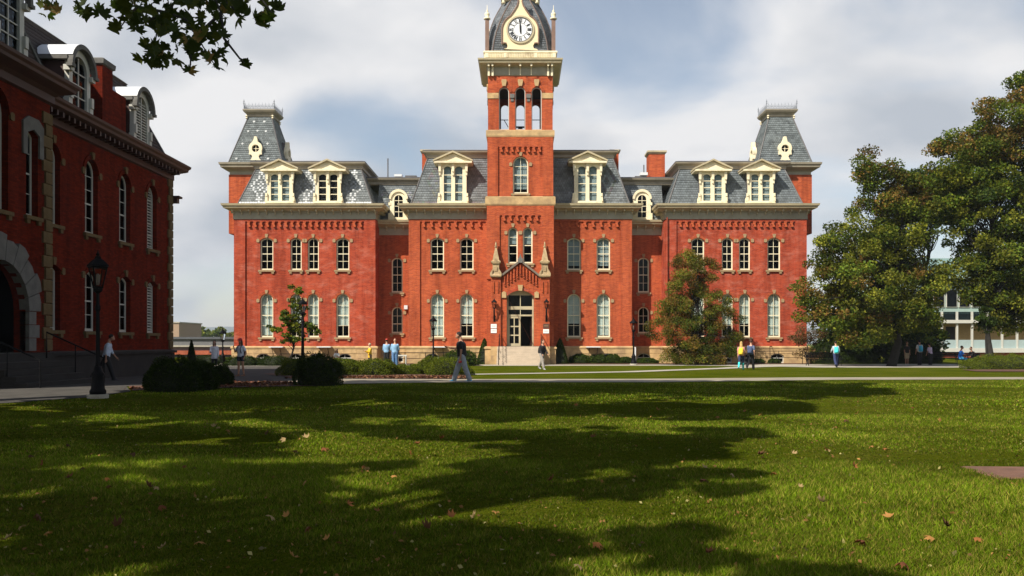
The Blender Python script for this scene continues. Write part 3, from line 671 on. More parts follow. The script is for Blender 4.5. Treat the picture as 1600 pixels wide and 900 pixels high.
# ================================================================== CLOCK TOWER
TY = -2.0; TH = 2.44; TD = TY+2*TH
def tower_wall(z0, z1, holes=(), name='tower_wall', hw=TH, y0=TY, mat_=brick, reveal=0.35, sides=True):
    m = MB(); wall(m, rect(-hw, hw, z0, z1), holes, y0, reveal)
    if sides:
        yb = y0+2*hw; m.add([(-hw, y0, z0), (-hw, yb, z0), (-hw, yb, z1), (-hw, y0, z1)], [(0, 1, 2, 3)]); m.add([(hw, y0, z0), (hw, yb, z0), (hw, yb, z1), (hw, y0, z1)], [(0, 1, 2, 3)])
        m.add([(-hw, yb, z0), (hw, yb, z0), (hw, yb, z1), (-hw, yb, z1)], [(0, 1, 2, 3)])
    return m.build(name, mat_, hall)
h2 = [hole(x, 7.35, 0.70, 2.62, 0.35) for x in (-0.54, 0.54)]
door_hole = arch(2.9, 3.9, 0.4, 10, 0, 1.3)
tower_wall(0.0, 11.55, h2+[door_hole], mat_=brick)
m = MB()   # pilasters, panel rim of the lower stage
for s in (-1, 1): m.box(min(s*1.50, s*2.44), max(s*1.50, s*2.44), TY-0.10, TY-0.002, 6.2, 11.54)
m.box(-1.50, 1.50, TY-0.098, TY-0.003, 10.85, 11.54)
m.build('pilaster', brick, hall)
corbels(hall, -1.2, 1.2, 6, 10.45, TY-0.004)
corbels(hall, -2.1, 2.1, 12, 11.12, TY-0.102) if False else None
for x in (-0.54, 0.54): window(hall, x, 7.35, 0.70, 2.62, 0.35, TY, 1, 4, hood='keyr', t=0.09, blind=True, blind_frac=0.45, blind_mat=blind_g)
def band(z0, z1, out=0.12, hw=TH, y0=TY, name='stone_band'):
    return MB().rect_sweep(-hw, hw, y0, y0+2*hw, [(0.0, z0), (out*0.7, z0+0.02), (out, z0+0.12), (out, z1-0.06), (0.0, z1)]).build(name, sand, hall)
band(11.55, 12.25)
HM = 2.40; YM = TY+0.04
tower_wall(12.25, 16.55, [hole(0.02, 12.45, 1.12, 2.72, 0.56)], hw=HM, y0=YM)
m = MB()
for s in (-1, 1): m.box(min(s*1.62, s*2.40), max(s*1.62, s*2.40), YM-0.10, YM-0.002, 12.26, 16.54)
m.box(-1.62, 1.62, YM-0.098, YM-0.003, 15.85, 16.54); m.build('pilaster', brick, hall)
corbels(hall, -1.4, 1.4, 8, 15.46, YM-0.004)
window(hall, 0.02, 12.45, 1.12, 2.72, 0.56, YM, 2, 4, hood='keyr', blind=True, blind_frac=0.9, blind_mat=blind_g)
band(16.55, 17.10, 0.10, HM, YM)
MB().box(-2.2, 2.2, YM+1.6, YM+1.65, 0.2, 16.4).build('inner_wall', dark_in, hall)
# belfry: four walls pierced by three arches
HB = 2.36; YQ = TY+0.08
bh = [hole(x, 17.12, 0.74, 3.10, 0.37) for x in (-1.19, 0.0, 1.19)]
cyb = YQ+HB
for k, nm in enumerate(('front', 'side', 'back', 'side')):
    m = MB(); wall(m, rect(-HB, HB, 17.10, 21.1), bh, -HB, 0.45); m.poly(rect(-HB+0.45, HB-0.45, 17.10, 21.1), -HB+0.45, bh)
    o = m.build('belfry_wall', brick, hall, (0, cyb, 0), (0, 0, R(90*k)))
    if k in (0, 1, 3, 2):
        m = MB()
        for (a, b) in ((-HB-0.04, -1.58), (1.58, HB+0.04)): m.box(a, b, -HB-0.05, -HB-0.001, 19.40, 19.80)
        m.build('impost_band', sand, hall, (0, cyb, 0), (0, 0, R(90*k)))
        m = MB()
        for x in (-0.595, 0.595): m.box(x-0.17, x+0.17, -HB-0.12, -HB-0.001, 19.42, 19.72); m.box(x-0.11, x+0.11, -HB-0.06, -HB-0.001, 19.18, 19.42)
        m.build('impost_capital', stone_g, hall, (0, cyb, 0), (0, 0, R(90*k)))
        for x in (-1.19, 0, 1.19):
            link('keystone', cached('bk', lambda: MB().prism([(-0.12, 0), (0.12, 0), (0.19, 0.36), (0.17, 0.48), (-0.17, 0.48), (-0.19, 0.36)], -0.14, 0.0).mesh('keystone', sand)), o, (x, -HB, 20.28))
            a1 = arch(0.74+0.4, 0.57, 0.57, 12, x, 19.85)[2:]; a2 = arch(0.76, 0.38, 0.38, 12, x, 19.85)[2:]; mm = MB()
            for q_ in range(len(a1)-1):
                q = [a1[q_], a1[q_+1], a2[q_+1], a2[q_]]; mm.add([(X_, -HB-0.05, z) for X_, z in q]+[(X_, -HB, z) for X_, z in q], [(0,1,2,3), (0,1,5,4), (2,3,7,6)])
            mm.build('brick_arch', brick, o)
            f = MB().prism(arch(0.73, 3.09, 0.365, 10, x, 17.125), -HB+0.06, -HB+0.12, [arch(0.63, 2.99, 0.315, 10, x, 17.175)]); f.build('opening_frame', white_p, o)
MB().box(-HB+0.1, HB-0.1, YQ+0.1, YQ+2*HB-0.1, 17.02, 17.10).build('belfry_floor', lead, hall)
MB().box(-HB+0.46, HB-0.46, YQ+0.46, YQ+2*HB-0.46, 20.55, 20.65).build('belfry_ceiling', dark_in, hall)
m = MB()
for z in (17.95,): 
    m.tube([(-2.2, cyb-1.9, z), (2.2, cyb-1.9, z)], 0.03, 6)
m.tube([(-1.2, cyb-1.7, 18.0), (-0.7, cyb-1.7, 17.15)], 0.03, 6); m.tube([(-1.5, cyb-1.9, 19.0), (-1.5, cyb-1.9, 17.1)], 0.03, 6); m.tube([(1.55, cyb-1.9, 19.0), (1.55, cyb-1.9, 17.1)], 0.03, 6)
m.build('belfry_rail', iron, hall)
bell = MB().lathe([(0.42, 0.0), (0.38, 0.06), (0.27, 0.25), (0.22, 0.42), (0.16, 0.52), (0.03, 0.56)], (0, 0, 0.15), 16).build('bell', M('bronze_bell', (0.06, 0.05, 0.03), 0.4, 0.2, metal=0.7), None, (0, YB+cyb, 17.15), smooth=True)
tag(bell, 'dark bronze bell standing low in the belfry behind the middle arch', 'bell')
m = MB(); m.box(-0.6, -0.5, -0.08, 0.08, -0.05, 0.7); m.box(0.5, 0.6, -0.08, 0.08, -0.05, 0.7); m.box(-0.6, 0.6, -0.06, 0.06, 0.7, 0.8); m.build('bell_frame', iron, bell)
# tower cornice
TC = [(0.02, 21.05), (0.06, 21.10), (0.06, 21.60), (0.12, 21.68), (0.46, 21.78), (0.60, 21.84), (0.62, 21.95), (0.70, 22.02), (0.72, 22.14), (0.1, 22.2), (0.0, 22.2)]
tcn = cornice(hall, -HB, HB, YQ, YQ+2*HB, 0, TC, False, 'tower_cornice')
bg_ = MB().box(-0.06, 0.06, -0.5, -0.062, 21.62, 21.78).box(-0.07, 0.07, -0.22, -0.061, 21.0, 21.619).mesh('cornice_bracket', cream)
sm_ = MB().box(-0.06, 0.06, -0.5, -0.062, 21.62, 21.78).box(-0.04, 0.04, -0.085, -0.061, 21.1, 21.619).mesh('cornice_bracket', cream)
for x in (-2.3, -2.02, -0.8, 0.0, 0.8, 2.02, 2.3): link('cornice_bracket', bg_ if abs(x) > 1.9 else sm_, tcn, (x, YQ, 0))
HD = 2.62
m = MB().rect_sweep(-HD, HD, cyb-HD, cyb+HD, [(0, 22.15), (0.04, 22.16), (0.04, 22.28), (0.0, 22.3), (0, 22.62), (0.07, 22.66), (0.07, 22.76), (0, 22.8)]); m.build('dome_plinth', cream, hall)
m = MB()
for i in range(40):
    x = -2.4+4.8*i/39
    if all(abs(x-c) > 0.1 for c in (-1.1, 1.1)): m.box(x-0.03, x+0.03, cyb-HD-0.06, cyb-HD-0.001, 22.32, 22.60)
for x in (-2.45, -1.1, 1.1, 2.45): m.box(x-0.12, x+0.12, cyb-HD-0.062, cyb-HD-0.002, 22.3, 22.62)
m.build('plinth_dentil', cream, hall, kind='stuff')
prof = [(22.8, 2.52, 0.80), (23.5, 2.44, 0.79), (24.3, 2.30, 0.76), (25.0, 2.12, 0.72), (25.6, 1.92, 0.68), (26.2, 1.66, 0.63), (26.7, 1.42, 0.58), (27.1, 1.20, 0.55)]
def ring(p):
    z, h, c = p; c = h*c; return [(-c, -h), (c, -h), (h, -c), (h, c), (c, h), (-c, h), (-h, c), (-h, -c)]
s = Slates(); ribs = MB()
for i in range(len(prof)-1):
    a = ring(prof[i]); b = ring(prof[i+1])
    for k in range(8):
        k2 = (k+1) % 8; mx_ = ((a[k][0]+a[k2][0])/2, (a[k][1]+a[k2][1])/2, 0.3)
        s.face((a[k][0], cyb+a[k][1], prof[i][0]), (a[k2][0], cyb+a[k2][1], prof[i][0]), (b[k2][0], cyb+b[k2][1], prof[i+1][0]), (b[k][0], cyb+b[k][1], prof[i+1][0]), expo=0.17, wid=0.16, base=(0.155, 0.17, 0.19), hint=mx_)
for k in range(8): ribs.tube([(ring(p)[k][0], cyb+ring(p)[k][1], p[0]) for p in prof], 0.055, 6)
s.build('dome_slates', hall); ribs.build('dome_rib', M('brown_copper_ribs', (0.10, 0.07, 0.06), 0.6), hall)
m = MB().rect_sweep(-1.05, 1.05, cyb-1.05, cyb+1.05, [(0, 27.0), (0.22, 27.1), (0.40, 27.25), (0.40, 27.4), (0, 27.5)]); m.build('dome_cap', cream, hall)
for s1 in (-1, 1):
    for s2 in (-1, 1):
        MB().lathe([(0.10, 0), (0.16, 0.1), (0.07, 0.2), (0.14, 0.34), (0.02, 0.5)], (s1*1.25, cyb+s2*1.25, 26.75), 10).build('cap_finial', cream, hall, smooth=True)
m = MB().lathe([(0.8, 27.5), (0.78, 29.0), (1.0, 29.1), (0.9, 29.3), (0.5, 30.0), (0.05, 30.8)], (0, cyb, 0), 12); m.build('lantern', cream, hall)
# corner pinnacles on the dome plinth
for s1 in (-1, 1):
    for yy in (cyb-2.40, cyb+2.40):
        p = MB().box(s1*2.42-0.14, s1*2.42+0.14, yy-0.14, yy+0.14, 22.8, 25.15).build('pinnacle', M('brown_weathered_paint', (0.20, 0.12, 0.09), 0.7) if 'pn' not in CACHE else CACHE['pn'], hall)
        CACHE['pn'] = p.data.materials[0]
        MB().lathe([(0.24, 25.151), (0.24, 25.25), (0.11, 25.32), (0.19, 25.48), (0.17, 25.60), (0.06, 25.68), (0.10, 25.76), (0.02, 25.88), (0.012, 26.2)], (s1*2.42, yy, 0), 12).build('finial', cream, p, smooth=True)
# clock gable
gz = 22.82
g = [(-1.28, 0), (1.28, 0), (1.22, 0.10), (0.98, 0.16), (0.92, 0.34), (1.02, 0.52), (1.22, 0.54), (1.33, 0.46)]
for i in range(0, 9):
    a = R(-2+i*7.5); g.append((1.33*math.cos(a), 1.48+1.22*math.sin(a)))
g += [(0.40, 2.95), (0.22, 3.25), (0.14, 3.55), (0.16, 3.9)]
g = g+[(-x, z) for x, z in g[::-1] if x < 1.34 and (x, z) not in ((1.28, 0),)]
g = [p for i, p in enumerate(g) if i == 0 or p != g[i-1]]
if g[-1] == g[0]: g = g[:-1]
yc = cyb-HD-0.02
gab = MB().prism(g, 0, 0.9).build('clock_gable', M('clock_gable_cream', (0.80, 0.66, 0.42), 0.55, 0.06), hall, (0, yc, gz))
e = MB(); gi = [p for p in g if p[1] > 0.45]; 
e.tube([(x, -0.02, z) for x, z in gi], 0.055, 6); e.build('gable_edge', CACHE['pn'], gab)
CZ = 1.50; 
def annul(r0, r1, n=40): return [(r1*math.cos(2*math.pi*i/n), CZ+r1*math.sin(2*math.pi*i/n)) for i in range(n)], [(r0*math.cos(2*math.pi*i/n), CZ+r0*math.sin(2*math.pi*i/n)) for i in range(n)]
o_, i_ = annul(0.90, 1.02); MB().prism(o_, -0.08, -0.002, [i_]).build('clock_bezel', cream_c, gab)
o_, i_ = annul(0.84, 0.895); MB().prism(o_, -0.06, -0.003, [i_]).build('clock_ring', lead, gab)
m = MB().prism(annul(0, 0.885)[0], -0.03, -0.004); m.build('clock_face', M('white_clock_enamel', (0.85, 0.86, 0.88), 0.4, 0.02), gab)
o_, i_ = annul(0.47, 0.495); MB().prism(o_, -0.045, -0.031, [i_]).build('minute_track', lead, gab)
ROM = ['XII', 'I', 'II', 'III', 'IV', 'V', 'VI', 'VII', 'VIII', 'IX', 'X', 'XI']
for k, r_ in enumerate(ROM):
    m = MB(); wd = {'I': 0.075, 'V': 0.14, 'X': 0.14}; tot = sum(wd[c] for c in r_); x = -tot/2; z0, z1 = 0.53, 0.80
    def bar(xa, za, xb, zb, t=0.04): m.add([(xa-t/2, -0.05, za), (xa+t/2, -0.05, za), (xb+t/2, -0.05, zb), (xb-t/2, -0.05, zb), (xa-t/2, -0.032, za), (xa+t/2, -0.032, za), (xb+t/2, -0.032, zb), (xb-t/2, -0.032, zb)], [(0,1,2,3), (0,1,5,4), (1,2,6,5), (2,3,7,6), (3,0,4,7)])
    for c in r_:
        w2 = wd[c]; xc = x+w2/2
        if c == 'I': bar(xc, z0, xc, z1)
        elif c == 'V': bar(xc, z0, x+0.02, z1, 0.045); bar(xc, z0, x+w2-0.02, z1, 0.02)
        else: bar(x+0.02, z1, x+w2-0.02, z0, 0.045); bar(x+0.02, z0, x+w2-0.02, z1, 0.02)
        x += w2
    m.build('numeral', iron, gab, (0, 0, CZ), (0, R(30*k), 0))
m = MB().prism([(-0.035, -0.30), (0.035, -0.30), (0.03, 0.5), (0.0, 0.80), (-0.03, 0.5)], -0.075, -0.062); m.build('minute_hand', iron, gab, (0, 0, CZ), (0, R(-4), 0))
m = MB().prism([(-0.05, -0.22), (0.05, -0.22), (0.055, 0.3), (0.0, 0.52), (-0.055, 0.3)], -0.092, -0.078); m.build('hour_hand', iron, gab, (0, 0, CZ), (0, R(-2), 0))
MB().lathe([(0.20, 3.9), (0.24, 3.98), (0.08, 4.06), (0.17, 4.24), (0.12, 4.40), (0.03, 4.5), (0.02, 4.7)], (0, 0.1, 0), 12).build('gable_finial', cream, gab, smooth=True)

# ================================================================== ENTRANCE
PY = -2.55
m = MB()
for s in (-1, 1): m.box(min(s*1.42, s*2.12), max(s*1.42, s*2.12), PY, TY-0.001, 1.3, 6.30)
m.build('porch_pier', brick, hall)
gable_out = [(-1.42, 1.3), (-0.98, 1.3), (-0.98, 4.95)]+arch(1.96, 0.5, 0.42, 12, 0, 4.88)[2:][::-1]+[(0.98, 1.3), (1.42, 1.3), (1.42, 6.35), (0, 7.45), (-1.42, 6.35)]
m = MB(); m.poly(gable_out, PY+0.14); arc = arch(1.96, 4.08, 0.42, 12, 0, 1.3); m.rim(arc[1:], PY+0.14, TY+0.5); m.build('porch_wall', brick, hall)
m = MB()
for s in (-1, 1):
    a = (s*1.55, 6.20); b = (0, 7.42); t_ = 0.17
    vs = [(a[0], PY-0.06, a[1]), (b[0], PY-0.06, b[1]), (b[0], PY-0.06, b[1]+t_), (a[0], PY-0.06, a[1]+t_), (a[0], TY, a[1]), (b[0], TY, b[1]), (b[0], TY, b[1]+t_), (a[0], TY, a[1]+t_)]
    m.add(vs, [(0,1,2,3), (0,1,5,4), (2,3,7,6), (0,3,7,4)])
m.build('gable_coping', M('dark_coping_stone', (0.17, 0.14, 0.11), 0.85, 0.2, 4, 0.3), hall)
MB().prism([(-0.14, 7.35), (0.14, 7.35), (0.2, 7.6), (0.08, 7.75), (0.0, 8.0), (-0.08, 7.75), (-0.2, 7.6)], PY-0.1, PY+0.1).build('gable_finial', stone_g, hall)
m = MB()
for i in range(11):
    x = -1.15+2.3*i/10; zt = 7.30-abs(x)/1.42*1.05-0.05; zb_ = zt-0.72-0.15*(1-abs(x)/1.3); zb_ = max(zb_, 5.62-0.35*(x/1.2)**2)
    m.box(x-0.045, x+0.045, PY+0.02, PY+0.139, zb_+0.12, zt); m.box(x-0.02, x+0.09, PY+0.05, PY+0.139, zb_, zb_+0.12)
for s in (-1, 1):
    for k in (-0.16, 0.16): m.box(s*1.77+k-0.04, s*1.77+k+0.04, PY-0.07, PY-0.001, 5.2, 6.0); 
m.build('gable_corbel', brick, hall)
MB().prism([(-0.13, 5.33), (0.13, 5.33), (0.18, 5.75), (-0.18, 5.75)], PY-0.02, PY+0.139).build('keystone', sand, hall)
for s in (-1, 1): MB().prism([(s*1.18-0.16, 4.82), (s*1.18+0.16, 4.82), (s*1.18+0.16, 5.2), (s*1.18, 5.3), (s*1.18-0.16, 5.2)], PY+0.04, PY+0.139).build('impost', sand, hall)
m = MB(); a1 = arch(2.4, 0.62, 0.62, 14, 0, 4.93)[2:]; a2 = arch(1.96, 0.42, 0.42, 14, 0, 4.93)[2:]
for k in range(len(a1)-1):
    q = [a1[k], a1[k+1], a2[k+1], a2[k]]; m.add([(x, PY+0.09, z) for x, z in q]+[(x, PY+0.14, z) for x, z in q], [(0,1,2,3), (0,1,5,4), (2,3,7,6)])
m.build('brick_arch', brick_w, hall)
# stone pinnacles on the piers
for s in (-1, 1):
    c = (s*1.77, (PY+TY)/2-0.05)
    def sq(r, z): return [(c[0]-r, c[1]-r, z), (c[0]+r, c[1]-r, z), (c[0]+r, c[1]+r, z), (c[0]-r, c[1]+r, z)]
    m = MB().rings([sq(r, z) for r, z in ((0.36, 6.30), (0.40, 6.36), (0.40, 6.46), (0.29, 6.56), (0.24, 6.75), (0.23, 7.15), (0.26, 7.28), (0.34, 7.36), (0.35, 7.46), (0.24, 7.52), (0.21, 7.7), (0.13, 8.1), (0.06, 8.45), (0.05, 8.5))])
    p = m.build('stone_pinnacle', sand_d, hall)
    MB().lathe([(0.10, 8.5), (0.12, 8.56), (0.04, 8.62), (0.07, 8.68), (0.02, 8.9)], (c[0], c[1], 0), 8).build('finial', sand_d, p)
    m = MB()
    for k, (dx, dy) in enumerate(((0, -1), (1, 0), (-1, 0))):
        x, y = c[0]+dx*0.26, c[1]+dy*0.26
        if dy: m.prism([(x-0.27, 7.30), (x+0.27, 7.30), (x, 7.70)], y-0.07, y+0.02); m.prism([(x-0.10, 6.72), (x+0.10, 6.72), (x+0.10, 7.05), (x, 7.16), (x-0.10, 7.05)], y-0.03, y+0.03)
    m.build('niche', sand_d, p)
    for sx in (-1, 1): MB().prism([(c[0]+sx*0.25, 6.46), (c[0]+sx*0.44, 6.42), (c[0]+sx*0.40, 6.62), (c[0]+sx*0.24, 6.9)], c[1]-0.38, c[1]-0.30).build('scroll', sand_d, p)
# porch door set
YD = TY-0.12
m = MB().prism(arch(1.94, 4.05, 0.41, 12, 0, 1.32), YD, YD+0.10, [rect(-0.86, -0.02, 1.33, 3.50), rect(0.02, 0.86, 1.33, 3.50), rect(-0.86, 0.86, 3.62, 3.98), rect(-0.86, -0.03, 4.22, 5.02), rect(0.03, 0.86, 4.22, 5.02)])
fr = m.build('door_frame', cream_c, hall)
MB().box(-0.86, 0.86, YD+0.05, YD+0.06, 3.62, 3.98).build('transom_pane', glass_b, fr); MB().box(-0.86, 0.86, YD+0.05, YD+0.06, 4.22, 5.3).build('fanlight_pane', glass_b, fr)
MB().box(-0.02, 0.02, YD+0.02, YD+0.08, 3.621, 3.979).build('transom_bar', cream, fr)
m = MB(); hs = [rect(-0.78+0.37*i, -0.78+0.37*i+0.30, 1.52+0.64*j, 1.52+0.64*j+0.55) for i in range(2) for j in range(3)]
m.prism(rect(-0.855, -0.025, 1.335, 3.495), YD+0.02, YD+0.07, hs); leaf = m.build('door', cream_c, hall)
for h_ in hs: MB().box(h_[0][0], h_[1][0], YD+0.04, YD+0.045, h_[0][1], h_[2][1]).build('pane', glass_b, leaf)
od = MB().prism([(0, 0), (0.83, 0), (0.83, 2.15), (0, 2.15)], -0.025, 0.025, [rect(0.12+0.32*i, 0.12+0.32*i+0.27, 0.2+0.62*j, 0.2+0.62*j+0.53) for i in range(2) for j in range(3)]).build('open_door', dkwood, hall, (0.84, YD+0.12, 1.335), (0, 0, R(98)))
MB().box(0.08, 0.12, -0.06, -0.03, 0.95, 1.25).build('door_handle', white_m, od)
MB().box(-1.3, 1.3, YD+2.3, YD+2.35, 1.3, 5.4).build('lobby_wall', dark_in, hall)
MB().box(-1.4, 1.4, TY-0.5, YD+2.3, 1.1, 1.318).build('lobby_floor', dark_in, hall)
# foundation of tower + steps
m = MB().rect_sweep(-TH, TH, TY, TD, [(0.14, -0.2), (0.14, 1.10), (0.2, 1.12), (0.2, 1.24), (0.08, 1.3), (0.0, 1.3)]); m.build('tower_foundation', sand, hall)
m = MB()
for s in (-1, 1): m.box(min(s*1.40, s*2.14), max(s*1.40, s*2.14), PY-0.03, TY-0.2, -0.1, 1.298)
m.build('pier_base', sand, hall)
NS = 8
for i in range(NS): MB().box(-1.66, 1.66, PY-0.25-0.32*(i), PY+0.6, 1.30-1.30*(i+1)/NS-0.02, 1.30-1.30*i/NS-0.003*(i > 0)).build('step', step_m, hall)
def handrail(x):
    y0 = PY-0.1; y1 = PY-0.25-0.32*NS; m = MB()
    m.tube([(x, y0, 1.3), (x, y0, 2.2), (x, y1, 0.92), (x, y1, 0.0)], 0.028, 6); m.tube([(x, y0, 1.75), (x, y1, 0.47)], 0.02, 6)
    for f in (0.33, 0.66): m.tube([(x, y0+(y1-y0)*f, 2.2-1.28*f), (x, y0+(y1-y0)*f, 1.3-1.3*f)], 0.02, 6)
    m.build('handrail', iron, hall)
handrail(-1.50); handrail(1.50)
# wall lanterns
for s in (-1, 1):
    x = s*1.88; y = PY-0.28; z = 4.05
    lt = tag(MB().lathe([(0.10, 0), (0.17, 0.36), (0.19, 0.38)], (0, 0, 0.05), 6).build('wall_lantern', glass_c, None, (x, YB+y, z)), 'black iron wall lantern on the brick pier %s of the entrance arch' % ('left' if s < 0 else 'right'), 'lantern', 'wall lanterns beside the entrance')
    m = MB().lathe([(0.22, 0.43), (0.20, 0.46), (0.08, 0.58), (0.05, 0.62), (0.02, 0.70)], (0, 0, 0), 6); m.lathe([(0.10, -0.02), (0.11, 0.05)], (0, 0, 0), 6)
    for k in range(6): a = R(60*k); m.tube([(0.10*math.cos(a), 0.10*math.sin(a), 0.04), (0.175*math.cos(a), 0.175*math.sin(a), 0.43)], 0.014, 4)
    m.build('lantern_cage', iron, lt)
    MB().tube([(0, 0, 0), (0, 0, -0.25), (0, 0.1, -0.62), (0, 0.26, -0.80)], [0.05, 0.06, 0.05, 0.05], 8).box(-0.07, 0.07, 0.24, 0.275, -0.95, -0.5).build('bracket', iron, lt)
# plaques
sign_w = M('white_sign_enamel', (0.82, 0.82, 0.80), 0.5, 0.02)
sign_b = M('dark_bronze_plaque', (0.10, 0.045, 0.03), 0.5, 0.2)
for (x, z, h_, mt, lb) in ((-1.92, 2.62, 0.30, sign_w, 'upper of two small white signs left of the entrance'), (-1.92, 2.27, 0.30, sign_w, 'lower of two small white signs left of the entrance'), (1.86, 2.62, 0.32, sign_b, 'dark bronze plaque right of the entrance above a white sign'), (1.86, 2.25, 0.30, sign_w, 'small white sign right of the entrance below a dark plaque')):
    o = tag(MB().box(-0.21, 0.21, -0.03, 0.0, 0, h_).build('wall_plaque', mt, None, (x, YB+PY-0.003, z)), lb, 'sign')
    MB().box(-0.14, 0.14, -0.034, -0.0305, h_*0.48, h_*0.56).build('lettering_line', iron if mt is sign_w else sand, o)
# downpipe pieces and floodlight
MB().tube([(11.03, -0.12, 0.0), (11.03, -0.12, 11.0)], 0.05, 6).build('downpipe', brick_w, hall)
MB().box(-8.95, -8.68, 1.45, 1.74, 4.15, 4.45).build('floodlight', white_m, hall)
MB().tube([(8.62, -0.3, 0.0), (8.62, -0.3, 1.25)], 0.055, 8).build('downpipe', white_m, hall)
# ================================================================== LEFT BUILDING (local x = world Y, local -y faces the lawn)
XL = -17.3
lb = empty('dark_brick_building', (XL, 0, 0), R(90), 'dark shaded brick building with stone quoins and white arched dormers at the left edge', 'building')
LH = [(34.85, 1.06), (37.80, 1.06), (40.58, 1.06), (31.95, 1.06)]
m = MB(); holes = [hole(c, 5.92, w_, 3.0, w_/2) for c, w_ in LH]+[hole(c, 2.0, w_, 2.42, 0.2) for c, w_ in LH]
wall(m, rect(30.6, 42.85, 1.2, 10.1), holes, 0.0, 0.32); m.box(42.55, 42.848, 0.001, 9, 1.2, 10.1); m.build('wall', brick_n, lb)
MB().box(22, 42.5, 1.6, 1.65, 0.5, 10).build('inner_wall', dark_in, lb)
for i, (c, w_) in enumerate(LH):
    lv = i == 2
    window(lb, c, 5.92, w_, 3.0, w_/2, 0.0, 2, 5, frame=white_p, gl=glass_b, stone=stone_q, hood='keyr', inset=0.20, louvre=lv, t=0.085)
    window(lb, c, 2.0, w_, 2.42, 0.2, 0.0, 2, 4, frame=white_p, gl=glass_b, stone=stone_q, inset=0.20, louvre=lv, t=0.085)
m = MB().box(30.6, 42.95, -0.12, 9, -0.3, 1.05); m.rect_sweep(30.6, 42.85, 0.0, 9, [(0.0, 1.051), (0.2, 1.06), (0.2, 1.16), (0.0, 1.22)]); m.build('foundation', stone_d, lb)
# pavilion
m = MB(); PV = -0.6
ph = [hole(27.4, 5.80, 1.55, 3.95, 0.775), hole(29.55, 5.85, 0.72, 2.95, 0.18), hole(25.25, 5.85, 0.72, 2.95, 0.18), arch(3.2, 3.0, 1.6, 14, 27.56, 1.2)]
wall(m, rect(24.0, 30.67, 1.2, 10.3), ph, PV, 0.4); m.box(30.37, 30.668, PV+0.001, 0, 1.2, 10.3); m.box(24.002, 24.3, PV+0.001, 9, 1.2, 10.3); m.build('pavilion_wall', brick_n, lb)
window(lb, 27.4, 5.80, 1.55, 3.95, 0.775, PV, 3, 5, frame=white_p, gl=glass_b, stone=stone_q, hood='keyr', inset=0.22)
for c in (29.55, 25.25):
    window(lb, c, 5.85, 0.72, 2.95, 0.18, PV, 1, 4, frame=white_p, gl=glass_b, stone=stone_q, hood=None, inset=0.22, t=0.08)
    m = MB(); m.prism([(c-0.62, 7.9), (c-0.37, 7.9), (c-0.37, 8.66)]+[(c+0.0, 8.82), (c+0.37, 8.66), (c+0.37, 7.9), (c+0.62, 7.9), (c+0.62, 9.0), (c+0.3, 9.22), (c-0.3, 9.22), (c-0.62, 9.0)], PV-0.07, PV-0.001); m.build('stone_surround', stone_g, lb)
MB().box(24, 30.72, PV-0.08, PV-0.001, 10.05, 10.3).build('stone_band', stone_q, lb)
MB().box(24, 30.75, PV-0.12, PV+0.4, -0.3, 1.19).build('foundation', stone_d, lb)
# quoins
def quoins(x1, y, z0, z1, both=True):
    n = int((z1-z0)/0.42)
    for i in range(n):
        wq = 0.52 if i % 2 else 0.36
        me = cached(('q', i % 2, round(y, 2)), lambda: MB().rings([[(-wq, -0.05, 0.0), (0.04, -0.05, 0.0), (0.04, 0.36 if i % 2 else 0.5, 0.0), (-wq, 0.36 if i % 2 else 0.5, 0.0)], [(-wq, -0.07, 0.03), (0.06, -0.07, 0.03), (0.06, 0.36 if i % 2 else 0.5, 0.03), (-wq, 0.36 if i % 2 else 0.5, 0.03)],
            [(-wq, -0.07, 0.37), (0.06, -0.07, 0.37), (0.06, 0.36 if i % 2 else 0.5, 0.37), (-wq, 0.36 if i % 2 else 0.5, 0.37)], [(-wq, -0.05, 0.40), (0.04, -0.05, 0.40), (0.04, 0.36 if i % 2 else 0.5, 0.40), (-wq, 0.36 if i % 2 else 0.5, 0.40)]]).mesh('quoin_stone', stone_q))
        link('quoin_stone', me, lb, (x1, y, z0+0.42*i))
quoins(42.85, 0.0, 1.25, 9.7); quoins(30.67, PV, 1.25, 10.0)
# arch voussoirs, stepped outline
for k in range(11):
    a0 = R(180*k/11+0.4); a1 = R(180*(k+1)/11-0.4); r0 = 1.6; r1 = 2.28+0.16*(k % 2)
    q = [(r0*math.cos(a0), r0*math.sin(a0)), (r1*math.cos(a0), r1*math.sin(a0)), (r1*math.cos((a0+a1)/2)*1.02, r1*math.sin((a0+a1)/2)*1.02), (r1*math.cos(a1), r1*math.sin(a1)), (r0*math.cos(a1), r0*math.sin(a1))]
    MB().prism(q, PV-0.14, PV+0.2).build('arch_stone', stone_g, lb, (27.56, 0, 2.6))
for s in (-1, 1):
    for j in range(3):
        wj = 0.62 if j % 2 else 0.42
        MB().box(min(s*1.6, s*(1.6+wj)), max(s*1.6, s*(1.6+wj)), PV-0.13, PV+0.2, 0.005, 0.435).build('jamb_stone', stone_g, lb, (27.56, 0, 1.25+0.45*j))
MB().box(25.9, 29.2, PV+0.9, PV+1.0, 1.2, 4.3).build('inner_porch_wall', dark_in, lb); MB().box(25.9, 29.2, PV, PV+1.0, 1.1, 1.2).build('porch_floor', stone_g, lb)
for i in range(5): MB().box(26.0, 30.2, PV-0.5-0.34*(i+1), PV-0.121, 1.10-0.2*(i+1)-0.19, 1.10-0.2*(i+1)+0.0).build('step', stone_d, lb)
for x in (26.1, 30.1):
    MB().tube([(x, PV-0.2, 1.0), (x, PV-0.2, 1.9), (x, PV-2.2, 1.0), (x, PV-2.2, 0.05)], 0.03, 6).tube([(x, PV-1.2, 1.45), (x, PV-1.2, 0.5)], 0.02, 6).build('handrail', iron, lb)
